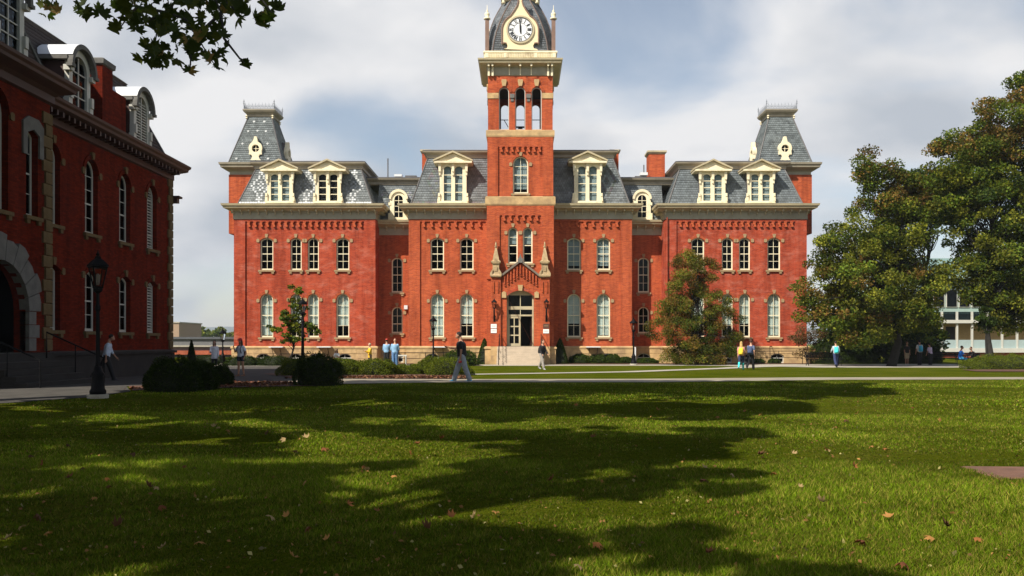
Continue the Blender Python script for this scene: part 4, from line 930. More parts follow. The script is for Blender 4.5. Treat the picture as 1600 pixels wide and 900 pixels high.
# eaves
EC = [(0.0, 9.55), (0.10, 9.60), (0.10, 9.85), (0.25, 9.95), (0.50, 10.05), (0.60, 10.10), (0.62, 10.20), (0.70, 10.28), (0.72, 10.38), (0.02, 10.45)]
MB().rect_sweep(24, 42.85, 0, 9, EC).build('eave', dkwood, lb)
m = MB()
for i in range(30): x = 31.0+i*0.4; m.box(x-0.05, x+0.05, -0.5, -0.11, 9.82, 10.0)
m.build('modillion', dkwood, lb, kind='stuff')
MB().rect_sweep(24, 30.67, PV, 9, [(o+0.02, z+0.42) for o, z in EC]).build('eave', dkwood, lb)
MB().box(42.9, 43.35, -0.35, 0.2, 8.75, 8.85).box(42.9, 43.2, -0.25, 0.2, 8.5, 8.749).build('corner_shelf', dkwood, lb)
# mansard roofs
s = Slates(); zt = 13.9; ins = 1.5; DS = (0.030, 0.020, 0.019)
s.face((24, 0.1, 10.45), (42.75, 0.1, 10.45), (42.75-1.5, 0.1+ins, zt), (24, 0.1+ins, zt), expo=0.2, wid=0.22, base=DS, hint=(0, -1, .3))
s.face((42.75, 0.1, 10.45), (42.75, 9, 10.45), (41.25, 7.5, zt), (41.25, 0.1+ins, zt), expo=0.3, wid=0.3, base=DS, hint=(1, 0, .3))
s.face((24, PV+0.1, 10.87), (30.6, PV+0.1, 10.87), (29.3, PV+1.7, 15.2), (24, PV+1.7, 15.2), expo=0.2, wid=0.22, base=DS, hint=(0, -1, .3))
s.face((30.6, PV+0.1, 10.87), (30.6, 8, 10.87), (29.3, 7, 15.2), (29.3, PV+1.7, 15.2), expo=0.25, wid=0.25, base=DS, hint=(1, 0, .3))
sr = s.build('slate_roof', lb)
MB().rect_sweep(24, 41.25, 0.1+ins, 7.5, [(0, zt-0.1), (0.12, zt), (0.0, zt+0.1)]).build('roof_curb', lead, lb)
MB().tube([(30.6, PV+0.08, 10.9), (29.3, PV+1.68, 15.2)], 0.07, 6).build('hip_flashing', stone_g, lb)
MB().tube([(42.75, 0.08, 10.45), (41.25, 0.1+ins, zt)], 0.06, 6).build('hip_flashing', lead, lb)
def barrel_dormer(cx, zb, y, wide, h, louvre=False, back=1.25):
    r = wide/2; zs = h-r; iw = wide-0.62
    d = MB().prism(arch(wide-0.1, h-0.05, r-0.05, 14), 0.0, 0.18, [arch(iw, h-0.42, iw/2, 12, 0, 0.12)])
    for s_ in (-1, 1):
        d.box(s_*(r-0.05)-0.12, s_*(r-0.05)+0.12, -0.06, 0.17, 0, 0.35); d.box(s_*(r-0.08)-0.09, s_*(r-0.08)+0.09, -0.12, 0.16, 0.36, 0.75); d.box(s_*(r-0.05)-0.13, s_*(r-0.05)+0.13, -0.14, 0.16, zs-0.2, zs)
    d = d.build('arched_dormer', white_p, lb, (cx, y, zb))
    a1 = arch(wide+0.24, h+0.12, r+0.12, 16)[2:]; a2 = arch(wide-0.06, h-0.03, r-0.03, 16)[2:]; m = MB()
    for k in range(len(a1)-1):
        q = [a1[k], a1[k+1], a2[k+1], a2[k]]; m.add([(x, -0.22, z) for x, z in q]+[(x, -0.02, z) for x, z in q], [(0,1,2,3), (0,1,5,4), (2,3,7,6), (4,5,6,7)])
    for s_ in (-1, 1): m.box(s_*(r+0.05)-0.14, s_*(r+0.05)+0.14, -0.24, -0.02, zs-0.08, zs+0.04); m.box(s_*(r+0.02)-0.10, s_*(r+0.02)+0.10, -0.015, back, zs+0.24*r, zs+0.42*r-0.01)
    m.build('arch_moulding', stone_g, d)
    zc_ = zs+0.42*r; a1 = [p for p in arch(wide+0.3, h+0.15, r+0.15, 24)[2:] if p[1] > zc_]; m = MB()
    vs = [(x, -0.2, z) for x, z in a1]+[(x, back, z) for x, z in a1]; n = len(a1); m.add(vs, [(i, i+1, n+i+1, n+i) for i in range(n-1)])
    m.build('barrel_roof', white_m, d, smooth=True)
    for s_ in (-1, 1): MB().box(s_*(r-0.08)-0.03, s_*(r-0.08)+0.03, 0.181, back, 0, zs+0.23*r).build('cheek', dkwood, d)
    if louvre:
        m = MB()
        for i in range(14): z = 0.2+i*0.125; m.box(-iw/2, iw/2, 0.04, 0.10, z, z+0.045)
        m.box(-0.03, 0.03, 0.02, 0.12, 0.12, h-0.35); m.build('louvre', white_p, d); MB().box(-iw/2-0.05, iw/2+0.05, 0.16, 0.17, 0.1, h-0.4).build('backing_board', dark_in, d)
    else:
        m = MB().box(-0.025, 0.025, 0.05, 0.09, 0.12, h-0.35)
        for i in (1, 2, 3): m.box(-iw/2, iw/2, 0.051, 0.089, 0.12+0.46*i-0.02, 0.12+0.46*i+0.02)
        m.build('glazing_bars', white_p, d)
        pm = cached('bpane', lambda: MB().box(-0.2, 0.2, 0.10, 0.106, 0.002, 0.45).mesh('pane', glass_b))
        for sx in (-1, 1):
            for j in range(4): link('pane', pm, d, (sx*iw/4, 0, 0.12+0.46*j), (0, 0, 0), (iw/2/0.41, 1, 1))
    return d
barrel_dormer(33.65, 10.5, -0.15, 1.72, 2.45); barrel_dormer(39.15, 10.5, -0.15, 1.72, 2.45, True); barrel_dormer(28.1, 11.0, PV-0.1, 1.72, 2.7)
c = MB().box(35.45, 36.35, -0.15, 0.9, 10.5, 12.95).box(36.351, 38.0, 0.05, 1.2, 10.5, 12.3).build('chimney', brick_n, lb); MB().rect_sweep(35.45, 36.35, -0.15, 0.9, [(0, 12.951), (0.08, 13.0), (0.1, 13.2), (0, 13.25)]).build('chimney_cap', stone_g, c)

# ================================================================== GROUND
def flat_poly(name, pts, dz, mat, kind='structure', cell=2.0):
    """ground sheet clipped to an outline, draped on the gentle rise of the lawn"""
    tris = tessellate_polygon([[Vector((x, y, 0)) for x, y in pts]]); import bmesh
    bm = bmesh.new(); vs = [bm.verts.new((x, y, 0)) for x, y in pts]
    for t in tris: bm.faces.new([vs[i] for i in t])
    y0 = min(p[1] for p in pts); y1 = max(p[1] for p in pts); y = math.ceil(y0/cell)*cell
    while y < y1 and y < 60:
        bmesh.ops.bisect_plane(bm, geom=bm.verts[:]+bm.edges[:]+bm.faces[:], plane_co=(0, y, 0), plane_no=(0, 1, 0)); y += cell
    for v in bm.verts: v.co.z = zg(v.co.y)+dz
    bmesh.ops.recalc_face_normals(bm, faces=bm.faces[:])
    for f in bm.faces:
        if f.normal.z < 0: f.normal_flip()
    me = bpy.data.meshes.new(name); bm.to_mesh(me); bm.free(); me.materials.append(mat)
    o = link(name, me); o['kind'] = kind; return o
gm, t, b = new_mat('lawn_soil_and_turf')
n = noise(t, 0.35, 6, 0.6); n_ = noise(t, 14.0, 5, 0.7); n3 = noise(t, 90.0, 3, 0.7)
c0 = ramp(t, n.outputs[0], [(0.3, (0.066, 0.092, 0.005)), (0.52, (0.098, 0.120, 0.009)), (0.72, (0.135, 0.134, 0.022))])
c1 = ramp(t, n_.outputs[0], [(0.3, (0.55, 0.6, 0.55)), (0.7, (1.25, 1.2, 1.1))]); c0 = mixc(t, 1.0, c0, c1, 'MULTIPLY')
c2 = ramp(t, n3.outputs[0], [(0.35, (0.55, 0.55, 0.5)), (0.65, (1.3, 1.25, 1.2))]); c0 = mixc(t, 1.0, c0, c2, 'MULTIPLY')
t.links.new(c0, b.inputs['Base Color']); b.inputs['Roughness'].default_value = 0.95; b.inputs['Specular IOR Level'].default_value = 0.0; bump(t, b, n3.outputs[0], 0.9, 0.05)
g = MB(); ys = [-60, -20, 0, 10, 20]+[26+i for i in range(0, 22)]+[60, 100, 200, 500, 1500, 6000]; xs = [-6000, -400, -60, -20, -10, 0, 10, 20, 60, 400, 6000]
for y in ys:
    for x in xs: g.v.append((x, y, zg(y)))
for j in range(len(ys)-1):
    for i in range(len(xs)-1): a = j*len(xs)+i; g.f.append((a, a+1, a+len(xs)+1, a+len(xs)))
g.build('lawn', gm, kind='structure')
paving_m = M('grey_paving', (0.075, 0.070, 0.064), 0.95, 0.2, 1.5, 0.3, 40, dirt=(0.05, 0.046, 0.043), spec=0.05)
path_m = M('path_concrete', (0.27, 0.235, 0.17), 0.9, 0.14, 0.8, 0.3, 30, dirt=(0.19, 0.165, 0.13))
flat_poly('plaza', [(-24, 14), (-13.2, 15.5), (-11.7, 19.4), (-10.75, 21.7), (-11.0, 24.4), (-12.4, 27.2), (-10.2, 30.0), (-8.5, 31.2), (-8.0, 35.5), (-9.6, 41), (-12, 44), (-14, 57), (-40, 57), (-40, 43), (-17.4, 42.5), (-17.4, 22), (-24, 22)], 0.010, paving_m)
flat_poly('near_path', [(-8.5, 31.2), (-6.2, 28.9), (-2.6, 30.4), (4.7, 30.4), (12, 33.0), (30, 34.2), (60, 35.4), (60, 38.3), (30, 37.0), (12, 36.3), (4.7, 34.2), (-2.6, 33.8), (-8.2, 34.4)], 0.016, path_m)
flat_poly('diagonal_path', [(-7.8, 37.0), (-2.2, 40.6), (6, 45.0), (13, 52), (15.5, 55.0), (19.0, 57.2), (15.6, 58.0), (12.1, 53.0), (5.3, 46.2), (-2.6, 41.9), (-8.0, 38.5)], 0.020, concrete)
flat_poly('front_path', [(-24, 57), (-24, 60.5), (-5, 61.6), (12, 61.8), (16, 62.3), (30, 63.6), (48, 62.0), (48, 53.8), (30, 54.0), (19, 54.0), (15.6, 57.0), (12, 58.7), (-5, 58.2)], 0.012, concrete)
# square slab set in the lawn
pl = MB().rect_sweep(-0.95, 0.95, -0.42, 0.42, [(0.0, -0.05), (0.0, 0.018), (-0.03, 0.03)]).build('ground_slab', M('brown_stone_slab', (0.13, 0.062, 0.038), 0.85, 0.25, 5, 0.5, 20), None, (5.72, 8.95, zg(9)-0.012), (0, 0, R(-4)))
tag(pl, 'flat reddish brown stone slab set into the lawn near the right edge', 'slab')
for (nm, pts) in (('mulch_bed', [(-10.2, 37.2), (-8.2, 34.5), (-2.5, 34.1), (-1.9, 35.4), (-2.6, 40.2), (-6, 47), (-12.0, 48.5), (-12.5, 42)]), ('mulch_bed', [(-11.0, 24.5), (-8.2, 26.6), (-6.5, 27.2), (-6.1, 28.8), (-8.5, 31.1), (-10.2, 29.9), (-12.3, 27.1)]), ('mulch_bed', [(24.3, 46.0), (40, 43.5), (44, 48), (30, 50.5), (25, 49)]), ('mulch_bed', [(-21.5, 62.2), (-8.0, 62.2), (-8, 64.9), (-21.5, 64.9)]), ('mulch_bed', [(2.5, 62.4), (21.5, 62.8), (21.5, 64.9), (2.5, 64.9)])):
    flat_poly(nm, pts, 0.03, mulch_m)
# loose bark lumps on the beds nearest the path
C = []
for k in range(2600):
    if k % 2: x = random.uniform(-9.5, -2.2); y = random.uniform(34.3, 37.5)
    else: x = random.uniform(-11.5, -6.3); y = random.uniform(25.0, 30.0)
    if k % 2 == 0 and not (y > 24.5+(x+11)*0.75): continue
    C.append((x, y, zg(y)+0.045))
C = np.array(C); me = leaf_cloud('bark_chips', C, 0.10+0.08*rng.random(len(C)), tints(len(C), (0.10, 0.035, 0.018), (0.20, 0.10, 0.05), 0.3, 0.4), leaf_dry, up=1.5)
o = link('bark_chips', me); o['kind'] = 'stuff'

# grass blades near the camera
def lawn_ok(x, y):
    xe = np.interp(y, [0, 14, 19.4, 21.7, 24.4, 26.6, 29.0, 30.4], [-12, -12.5, -11.6, -10.65, -10.9, -8.0, -5.9, -2.6])
    return (x > xe+0.05) & ~((abs(x-5.75) < 0.93) & (abs(y-9.05) < 0.48)) & (y < np.interp(x, [-10, -6.2, -2.6, 4.7, 12, 30], [30, 28.8, 30.3, 30.3, 32.9, 34.1]))
WAVES = [(random.gauss(0, 1)*f, random.gauss(0, 1)*f, random.uniform(0, 6.3), 0.55*f**-0.35/2.2) for f in (0.5, 0.9, 1.6, 2.8, 4.5, 7.5, 12, 20) for _ in (0, 1)]
def blades(y0, y1, n, h, wd):
    u = rng.random(n); y = np.sqrt(y0*y0+(y1*y1-y0*y0)*u); ed = 0.68*y+5.0; x = (rng.random(n)*2-1)*ed; q_ = rng.random(n) < np.clip((ed-np.abs(x))/2.5, 0, 1); x = x[q_]; y = y[q_]; n = len(x); ok = lawn_ok(x, y); x = x[ok]; y = y[ok]; n = len(x)
    z = 0.15*np.where(y < 26, 1, 1-(lambda q: q*q*(3-2*q))(np.clip((y-26)/20, 0, 1)))
    pn = sum(np.sin(kx*x+ky*y+ph_)*am for kx, ky, ph_, am in WAVES)
    thin = rng.random(n) < (1.05+0.7*pn).clip(0.25, 1); x = x[thin]; y = y[thin]; z = z[thin]; pn = pn[thin]; n = len(x)
    hh = h*(0.5+rng.random(n))*(1+0.55*pn).clip(0.45, 1.8); a = rng.random(n)*2*np.pi; dx = np.cos(a)*wd/2; dy = np.sin(a)*wd/2; lx = rng.normal(size=n)*hh*0.55; ly = rng.normal(size=n)*hh*0.55
    V = np.empty((n, 3, 3)); V[:, 0] = np.stack([x-dx, y-dy, z], 1); V[:, 1] = np.stack([x+dx, y+dy, z], 1); V[:, 2] = np.stack([x+lx, y+ly, z+hh], 1)
    T = tints(n, (0.088, 0.132, 0.006), (0.175, 0.155, 0.028), 0.30, 0.35)*(1+0.5*pn[:, None]).clip(0.5, 1.6); return V.reshape(-1, 3), T
Vs = []; Ts = []
for y0, y1, n_b, h, wd in ((2.6, 6.2, 460000, 0.030, 0.0075), (6.2, 10, 400000, 0.030, 0.0095), (10, 17, 330000, 0.022, 0.015), (17, 34, 200000, 0.022, 0.030)):
    V, T = blades(y0, y1, n_b, h, wd); Vs.append(V); Ts.append(T)
V = np.concatenate(Vs); T = np.concatenate(Ts)
o = link('grass', tinted_mesh('grass', V, np.arange(len(V)).reshape(-1, 3), T, grass_m)); o['kind'] = 'stuff'; print('grass blades', len(T))

n = 2600; y = 4.2+rng.random(n)**1.3*18; x = (rng.random(n)*2-1)*0.66*y; k = lawn_ok(x, y); C = np.stack([x[k], y[k], np.full(k.sum(), 0.172)], 1)
o = link('leaf_litter', leaf_cloud('leaf_litter', C, 0.018+0.035*rng.random(len(C))**2, tints(len(C), (0.20, 0.10, 0.03), (0.22, 0.19, 0.07), 0.35, 0.3), leaf_dry, up=1.2)); o['kind'] = 'stuff'
# ================================================================== VEGETATION
def limb_path(a, b, n=5, wob=0.12, sag=0.0):
    a = Vector(a); b = Vector(b); L_ = (b-a).length; pts = []
    for i in range(n+1):
        f = i/n; p = a.lerp(b, f); p.z += math.sin(f*math.pi)*sag*L_
        if 0 < i < n: p += Vector((random.gauss(0, wob), random.gauss(0, wob), random.gauss(0, wob)))*L_*0.12
        pts.append(p)
    return pts
def make_tree(name, loc, trunk_top, r0, clumps, nleaf, lsize, cols, label, mat_b=None, mat_l=None, flat=0.68, group=None, cull=None, limb_every=4, up=0.8, aspect=0.7, cat='tree', trunk_n=8, keep=None):
    """clumps: (x, y, z, r, colour index) relative to the root"""
    root = empty(name, loc, 0, label, cat, group)
    tm = MB(); tp = limb_path((0, 0, -0.1), trunk_top, 6, 0.2); hh = trunk_top[2]
    tm.tube(tp, [r0*(1.25 if i == 0 else 1-0.62*i/6) for i in range(7)], trunk_n); tm.build('trunk', mat_b or bark, root, smooth=True)
    lm = MB(); 
    for i, c in enumerate(clumps):
        if i % limb_every: continue
        f = min(0.96, max(0.28, c[2]/hh*0.62)); k = min(5, int(f*6)); s = tp[k].lerp(tp[k+1], f*6-k)
        rr = r0*(1-0.62*f)*0.5; P = limb_path(s, c[:3], 4, 0.5, 0.06)
        if cull and any(cull(Vector(loc)+P[q_].lerp(P[q_+1], f_)) for q_ in range(len(P)-1) for f_ in (0, 0.25, 0.5, 0.75, 1)): continue
        lm.tube(P, [rr, rr*0.75, rr*0.5, rr*0.3, rr*0.12], 5, False)
    if lm.v: lm.build('limb', mat_b or bark, root, smooth=True)
    wts = np.array([c[3]**2 for c in clumps]); cnt = np.maximum(4, (nleaf*wts/wts.sum()).astype(int)); Cs = []; Ts = []; Ss = []
    for c, n_c in zip(clumps, cnt):
        p = ball(n_c, 0.2)*np.array([c[3], c[3], c[3]*flat])+np.array(c[:3]); base, alt, pa = cols[c[4]]
        tv = 1+0.26*random.gauss(0, 1); Cs.append(p); Ts.append(tints(n_c, base, alt, pa, 0.22)*max(0.6, tv)); Ss.append(lsize*(0.7+0.6*rng.random(n_c)))
    C = np.concatenate(Cs); T = np.concatenate(Ts); Sz = np.concatenate(Ss)
    if keep is not None:
        k = keep(C+np.array(loc)); C = C[k]; T = T[k]; Sz = Sz[k]
    me = leaf_cloud('crown', C, Sz, T, mat_l or leaf_m, up=up, aspect=aspect); link('crown', me, root); return root
def shell_clumps(cx, cy, cz, rx, ry, rz, n, r, cfun, rmin=0.55, zmin=-1.0, power=1.0):
    out = []
    while len(out) < n:
        d = Vector((random.gauss(0, 1), random.gauss(0, 1), random.gauss(0, 1))).normalized(); q = rmin+(1-rmin)*random.random()**0.7
        if d.z < zmin: continue
        lump = 1+0.16*math.sin(5*math.atan2(d.y, d.x)+cx)+0.12*math.sin(7*d.z+cy)
        x = cx+d.x*rx*q*lump; y = cy+d.y*ry*q*lump; z = cz+d.z*rz*q*lump
        out.append((x, y, z, r*random.uniform(0.6, 1.3), cfun(x, y, z)))
    return out
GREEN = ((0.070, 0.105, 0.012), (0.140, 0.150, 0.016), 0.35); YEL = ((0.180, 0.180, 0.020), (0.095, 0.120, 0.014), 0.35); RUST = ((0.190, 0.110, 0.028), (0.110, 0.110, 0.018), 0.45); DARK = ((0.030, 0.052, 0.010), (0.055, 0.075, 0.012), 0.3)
PAL = (GREEN, YEL, RUST, DARK)
# --- low spreading maple right of the hall
def at_(px, py, Y, root): return (lat(px, Y)-root[0], 0, hgt(py, Y)-root[2])
r1 = (lat(1392, 57), 57.0, 0.0); cl = []
def cf1(x, y, z):
    u = random.random(); return 2 if (z > 10.5 and u < 0.55) else (1 if u < 0.45 else (2 if u < 0.58 else 0))
for (px, py, wpx, hpx, n_c) in ((1372, 460, 108, 92, 110), (1320, 470, 62, 70, 42), (1412, 450, 48, 80, 40), (1310, 420, 45, 50, 22), (1395, 380, 70, 60, 46), (1345, 365, 50, 45, 26), (1375, 300, 42, 38, 20), (1352, 262, 22, 26, 10), (1400, 330, 50, 40, 22), (1440, 300, 40, 40, 18), (1290, 385, 22, 28, 8), (1395, 270, 20, 14, 6), (1275, 480, 22, 34, 9), (1380, 510, 95, 40, 40), (1440, 525, 28, 32, 12)):
    q = at_(px, py, 57, r1); sx = wpx*57/F; sz = hpx*57/F
    cl += shell_clumps(q[0], 0, q[2], sx, min(sx, 3.6), sz, int(n_c*1.1), 0.72, cf1, 0.35)
cl = [c for c in cl if c[2] > 1.3 and not (c[0] > -0.3 and c[2]-c[3]*0.7 < 2.0)]
make_tree('maple_tree', r1, (0.4, 0.3, 9.5), 0.28, cl, 95000, 0.165, PAL, 'wide low maple tree with green and rusty leaves right of the brick hall', bark_d, limb_every=4)
# --- tall maple at right edge
r2 = (lat(1552, 54.5), 54.5, 0.0); cl = []
def cf2(x, y, z):
    u = random.random(); return 2 if (z > 13 and u < 0.5) else (1 if u < 0.34 else (3 if u < 0.5 else 0))
for (px, py, wpx, hpx, n_c) in ((1560, 330, 85, 110, 120), (1530, 270, 66, 66, 50), (1600, 220, 78, 80, 70), (1560, 200, 50, 45, 26), (1612, 145, 40, 38, 18), (1490, 255, 40, 48, 22), (1500, 310, 42, 46, 22), (1570, 430, 80, 70, 66), (1535, 430, 34, 60, 20), (1600, 480, 60, 50, 34), (1545, 175, 18, 16, 5), (1640, 300, 80, 110, 60), (1475, 215, 16, 20, 5), (1650, 440, 80, 70, 40)):
    q = at_(px, py, 54.5, r2); sx = wpx*54.5/F; sz = hpx*54.5/F
    cl += shell_clumps(q[0], 0, q[2], sx, min(sx, 3.6), sz, int(n_c*1.1), 0.70, cf2, 0.35)
cl = [c for c in cl if c[2] > 2.3]
make_tree('maple_tree', r2, (0.3, 0.2, 11.5), 0.155, cl, 115000, 0.165, PAL, 'tall maple tree with a thin dark trunk behind the rounded bush at the right edge', bark_d, limb_every=5)
# dark background trees behind those two
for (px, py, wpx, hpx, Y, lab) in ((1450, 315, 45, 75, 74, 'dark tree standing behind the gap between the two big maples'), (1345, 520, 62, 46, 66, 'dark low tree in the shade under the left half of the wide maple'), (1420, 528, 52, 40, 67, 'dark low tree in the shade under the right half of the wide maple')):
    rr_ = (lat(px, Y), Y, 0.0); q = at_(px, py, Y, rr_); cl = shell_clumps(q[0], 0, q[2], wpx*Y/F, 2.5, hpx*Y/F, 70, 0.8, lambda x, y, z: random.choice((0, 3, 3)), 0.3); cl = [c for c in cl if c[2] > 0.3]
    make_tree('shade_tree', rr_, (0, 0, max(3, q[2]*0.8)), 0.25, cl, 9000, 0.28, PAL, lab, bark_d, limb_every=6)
# small hanging-crown sapling next to the tall maple
rr_ = (lat(1540, 52), 52.0, 0.0); cl = shell_clumps(0, 0, 2.9, 0.48, 0.48, 0.75, 16, 0.25, lambda x, y, z: 3, 0.2)
make_tree('sapling', rr_, (0, 0, 3.0), 0.10, cl, 2600, 0.14, PAL, 'small dark sapling with a narrow crown left of the tall maple trunk', bark_d, limb_every=4)
# --- feathery cypress in front of the right wing
r3 = (lat(1088, 61), 61.0, 0.0); CY = (((0.115, 0.138, 0.018), (0.220, 0.150, 0.030), 0.25), ((0.190, 0.115, 0.026), (0.110, 0.105, 0.016), 0.4), ((0.055, 0.080, 0.010), (0.090, 0.100, 0.014), 0.3))
cl = []; prof_l = [(392, 1068, 1092), (405, 1050, 1115), (425, 1040, 1125), (445, 1048, 1112), (462, 1022, 1140), (480, 1030, 1150), (500, 1008, 1168), (520, 1012, 1160), (540, 1025, 1150), (558, 1035, 1140)]
for i in range(300):
    f = random.random()**0.8; py = 392+f*170
    a = np.interp(py, [p[0] for p in prof_l], [p[1] for p in prof_l]); b = np.interp(py, [p[0] for p in prof_l], [p[2] for p in prof_l]); mid = (a+b)/2; hw = (b-a)/2*61/F
    ang = random.random()*2*math.pi; q = random.random()**0.55*hw; x = (mid-VX)*61/F-r3[0]+q*math.cos(ang)*1.0; y = q*math.sin(ang)*0.75
    cl.append((x, y, hgt(py, 61)-0.15*q, random.uniform(0.30, 0.58), 1 if random.random() < 0.36+0.3*(f < 0.35) else (2 if f > 0.55 and random.random() < 0.6 else 0)))
make_tree('cypress_tree', r3, (0.0, 0, 7.6), 0.12, cl, 52000, 0.15, CY, 'feathery olive and rust coloured tree in front of the right wing windows', bark_d, flat=0.8, limb_every=5, aspect=0.32, up=0.4)
# --- young maple at the left wing
r4 = (lat(455, 56), 56.0, 0.0); cl = []
for (px, py, wpx, hpx, n_c) in ((460, 522, 26, 20, 22), (452, 500, 22, 16, 14), (465, 480, 14, 18, 10), (462, 452, 9, 11, 5), (432, 515, 10, 6, 5), (440, 490, 12, 5, 4), (484, 510, 9, 9, 4), (420, 512, 4, 4, 1), (495, 518, 5, 4, 1)):
    q = at_(px, py, 56, r4); cl += shell_clumps(q[0], 0, q[2], wpx*56/F, wpx*50/F, hpx*56/F, n_c, 0.26, lambda x, y, z: 1 if random.random() < 0.5 else 0, 0.2)
make_tree('young_maple', r4, (0.15, 0, 3.9), 0.07, cl, 2600, 0.19, PAL, 'young maple with a slim trunk and sparse crown in front of the left wing', bark_d, limb_every=2)
# --- reddish shrub at the corner of the right wing
rr_ = (lat(1262, 62), 62.0, 0.0); cl = shell_clumps(0, 0, 1.6, 1.3, 0.8, 1.2, 26, 0.45, lambda x, y, z: 2, 0.3); cl = [c for c in cl if c[2] > 0.3]
make_tree('russet_shrub', rr_, (0, 0, 1.4), 0.05, cl, 2200, 0.12, (GREEN, YEL, ((0.13, 0.07, 0.035), (0.08, 0.065, 0.02), 0.4)), 'thin russet shrub at the right corner of the brick hall', bark_d, limb_every=2, cat='shrub')
# --- bushes
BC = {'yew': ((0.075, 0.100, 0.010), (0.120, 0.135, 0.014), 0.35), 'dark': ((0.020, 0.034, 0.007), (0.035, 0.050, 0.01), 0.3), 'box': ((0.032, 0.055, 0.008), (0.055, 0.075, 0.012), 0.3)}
core_m = M('inner_twigs', (0.012, 0.016, 0.006), 1.0, 0.3, 8)
def bush(name, x, y, rx, ry, h, n, kind, label, group=None, cone=False, size=0.085, cat='bush'):
    base, alt, pa = BC[kind]; z0 = zg(y)
    root = empty(name, (x, y, z0), 0, label, cat, group)
    d = unit(rng.normal(size=(n, 3))); d[:, 2] = np.abs(d[:, 2])
    if cone:
        u = rng.random(n); a = rng.random(n)*2*np.pi; rr = (1-u)**0.72*(0.93+0.10*rng.random(n)); P = np.stack([np.cos(a)*rr*rx, np.sin(a)*rr*ry, u*h], 1); out = np.stack([np.cos(a), np.sin(a), np.full(n, 0.4)], 1)
    else:
        ph = rng.random(3)*6; ang = np.arctan2(d[:, 1], d[:, 0]); lump = 1+0.05*np.sin(ang*4+ph[0])+0.06*np.sin(ang*7+d[:, 2]*6+ph[1])+0.05*np.sin(d[:, 2]*9+ang*3+ph[2]); q = (0.90+0.12*rng.random(n))*lump
        sq = np.sign(d)*np.abs(d)**0.82; P = sq*q[:, None]*np.array([rx, ry, h]); out = d
    T = tints(n, base, alt, pa, 0.25); me = leaf_cloud('foliage', P, size*(0.6+0.8*rng.random(n)), T, needle_m, up=0.1, aspect=0.42, along=out*1.2)
    link('foliage', me, root)
    m = MB()
    if cone: m.lathe([(0.8*rx, 0.0), (0.82*rx, 0.15*h), (0.55*rx, 0.5*h), (0.25*rx, 0.8*h), (0.03, 0.93*h)], (0, 0, 0), 12)
    else:
        m.rings([[(0.86*rx*math.cos(a)*k, 0.86*ry*math.sin(a)*k, zz_*h*0.88) for a in [2*math.pi*i/14 for i in range(14)]] for k, zz_ in ((0.95, 0.0), (1.0, 0.25), (0.92, 0.55), (0.7, 0.8), (0.35, 0.96), (0.05, 1.0))])
    m.build('twigs', core_m, root); return root
def bpx(name, x0, x1, yt, yb, kind, label, group=None, depth=None, n=None, cone=False, size=0.085, Y=None):
    if Y is None:
        Y = 40.0
        for _ in range(30): Y = F*(CAMZ-zg(Y))/(yb-HY)
    cx = lat((x0+x1)/2, Y); rx = (x1-x0)/2*Y/F; h = hgt(yt, Y)-zg(Y); ry = depth or rx*0.85
    return bush(name, cx, Y+ry, rx*(Y+ry)/Y, ry, h*(Y+ry)/Y*1.0, n or int(2600+4200*rx*h/ max(0.6, 1)), kind, label, group, cone, size)
bpx('clipped_bush', 452, 524, 556, 604, 'dark', 'large dark clipped bush beside the path end, nearest of the row', depth=0.75, n=9000, size=0.06)
bpx('clipped_bush', 428, 500, 560, 588, 'yew', 'rounded green bush left of the row, behind the large dark bush', n=12000, size=0.055)
bpx('clipped_bush', 496, 562, 562, 587, 'yew', 'spreading green bush right of the large dark bush', n=14000, size=0.06)
bpx('clipped_bush', 545, 618, 563, 587, 'yew', 'spreading green bush in front of the man in yellow', n=14000, size=0.06)
bpx('clipped_bush', 604, 662, 571, 586, 'yew', 'low green bush in front of the two men in blue shirts', n=10000, size=0.06)
bpx('clipped_bush', 650, 700, 559, 583, 'yew', 'dark green bush left of the slim lamp post', n=10000, size=0.06)
bpx('clipped_bush', 662, 734, 561, 587, 'yew', 'broad rounded bush behind the walking man in the black shirt', n=14000, size=0.055)
bpx('clipped_bush', 690, 745, 548, 572, 'box', 'dark bush close to the hall wall left of the cone shaped shrub', n=5000, size=0.10)
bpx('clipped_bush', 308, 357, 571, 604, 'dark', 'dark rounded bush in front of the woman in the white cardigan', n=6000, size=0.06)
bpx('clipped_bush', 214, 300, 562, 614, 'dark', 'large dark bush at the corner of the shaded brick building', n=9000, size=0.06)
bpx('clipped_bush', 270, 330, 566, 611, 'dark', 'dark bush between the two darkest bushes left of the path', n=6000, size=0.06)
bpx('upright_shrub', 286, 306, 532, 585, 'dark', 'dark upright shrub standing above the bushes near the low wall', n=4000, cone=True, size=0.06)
bpx('upright_shrub', 120, 158, 540, 585, 'dark', 'dark shrub against the shaded brick wall behind the large lamp post', n=4000, size=0.08, Y=36.0)
bpx('cone_shrub', 744, 769, 529, 569, 'box', 'cone shaped dark green shrub left of the entrance steps', 'cone shaped shrubs by the steps', cone=True, n=5000, size=0.09)
bpx('cone_shrub', 862, 889, 529, 569, 'box', 'cone shaped dark green shrub right of the entrance steps', 'cone shaped shrubs by the steps', cone=True, n=5000, size=0.09)
for k, (a, b, yt, lab) in enumerate(((886, 928, 553, 'leftmost of the hedge bushes right of the entrance'), (922, 952, 554, 'second hedge bush right of the entrance cone shrub'), (946, 972, 554, 'third hedge bush right of the entrance cone shrub'), (966, 990, 558, 'last hedge bush beside the right lamp post'), (995, 1030, 560, 'low bush under the basement window of the right link'))):
    bpx('hedge_bush', a, b, yt, 568.5, 'box', lab, 'hedge bushes along the hall', n=4500, size=0.09)
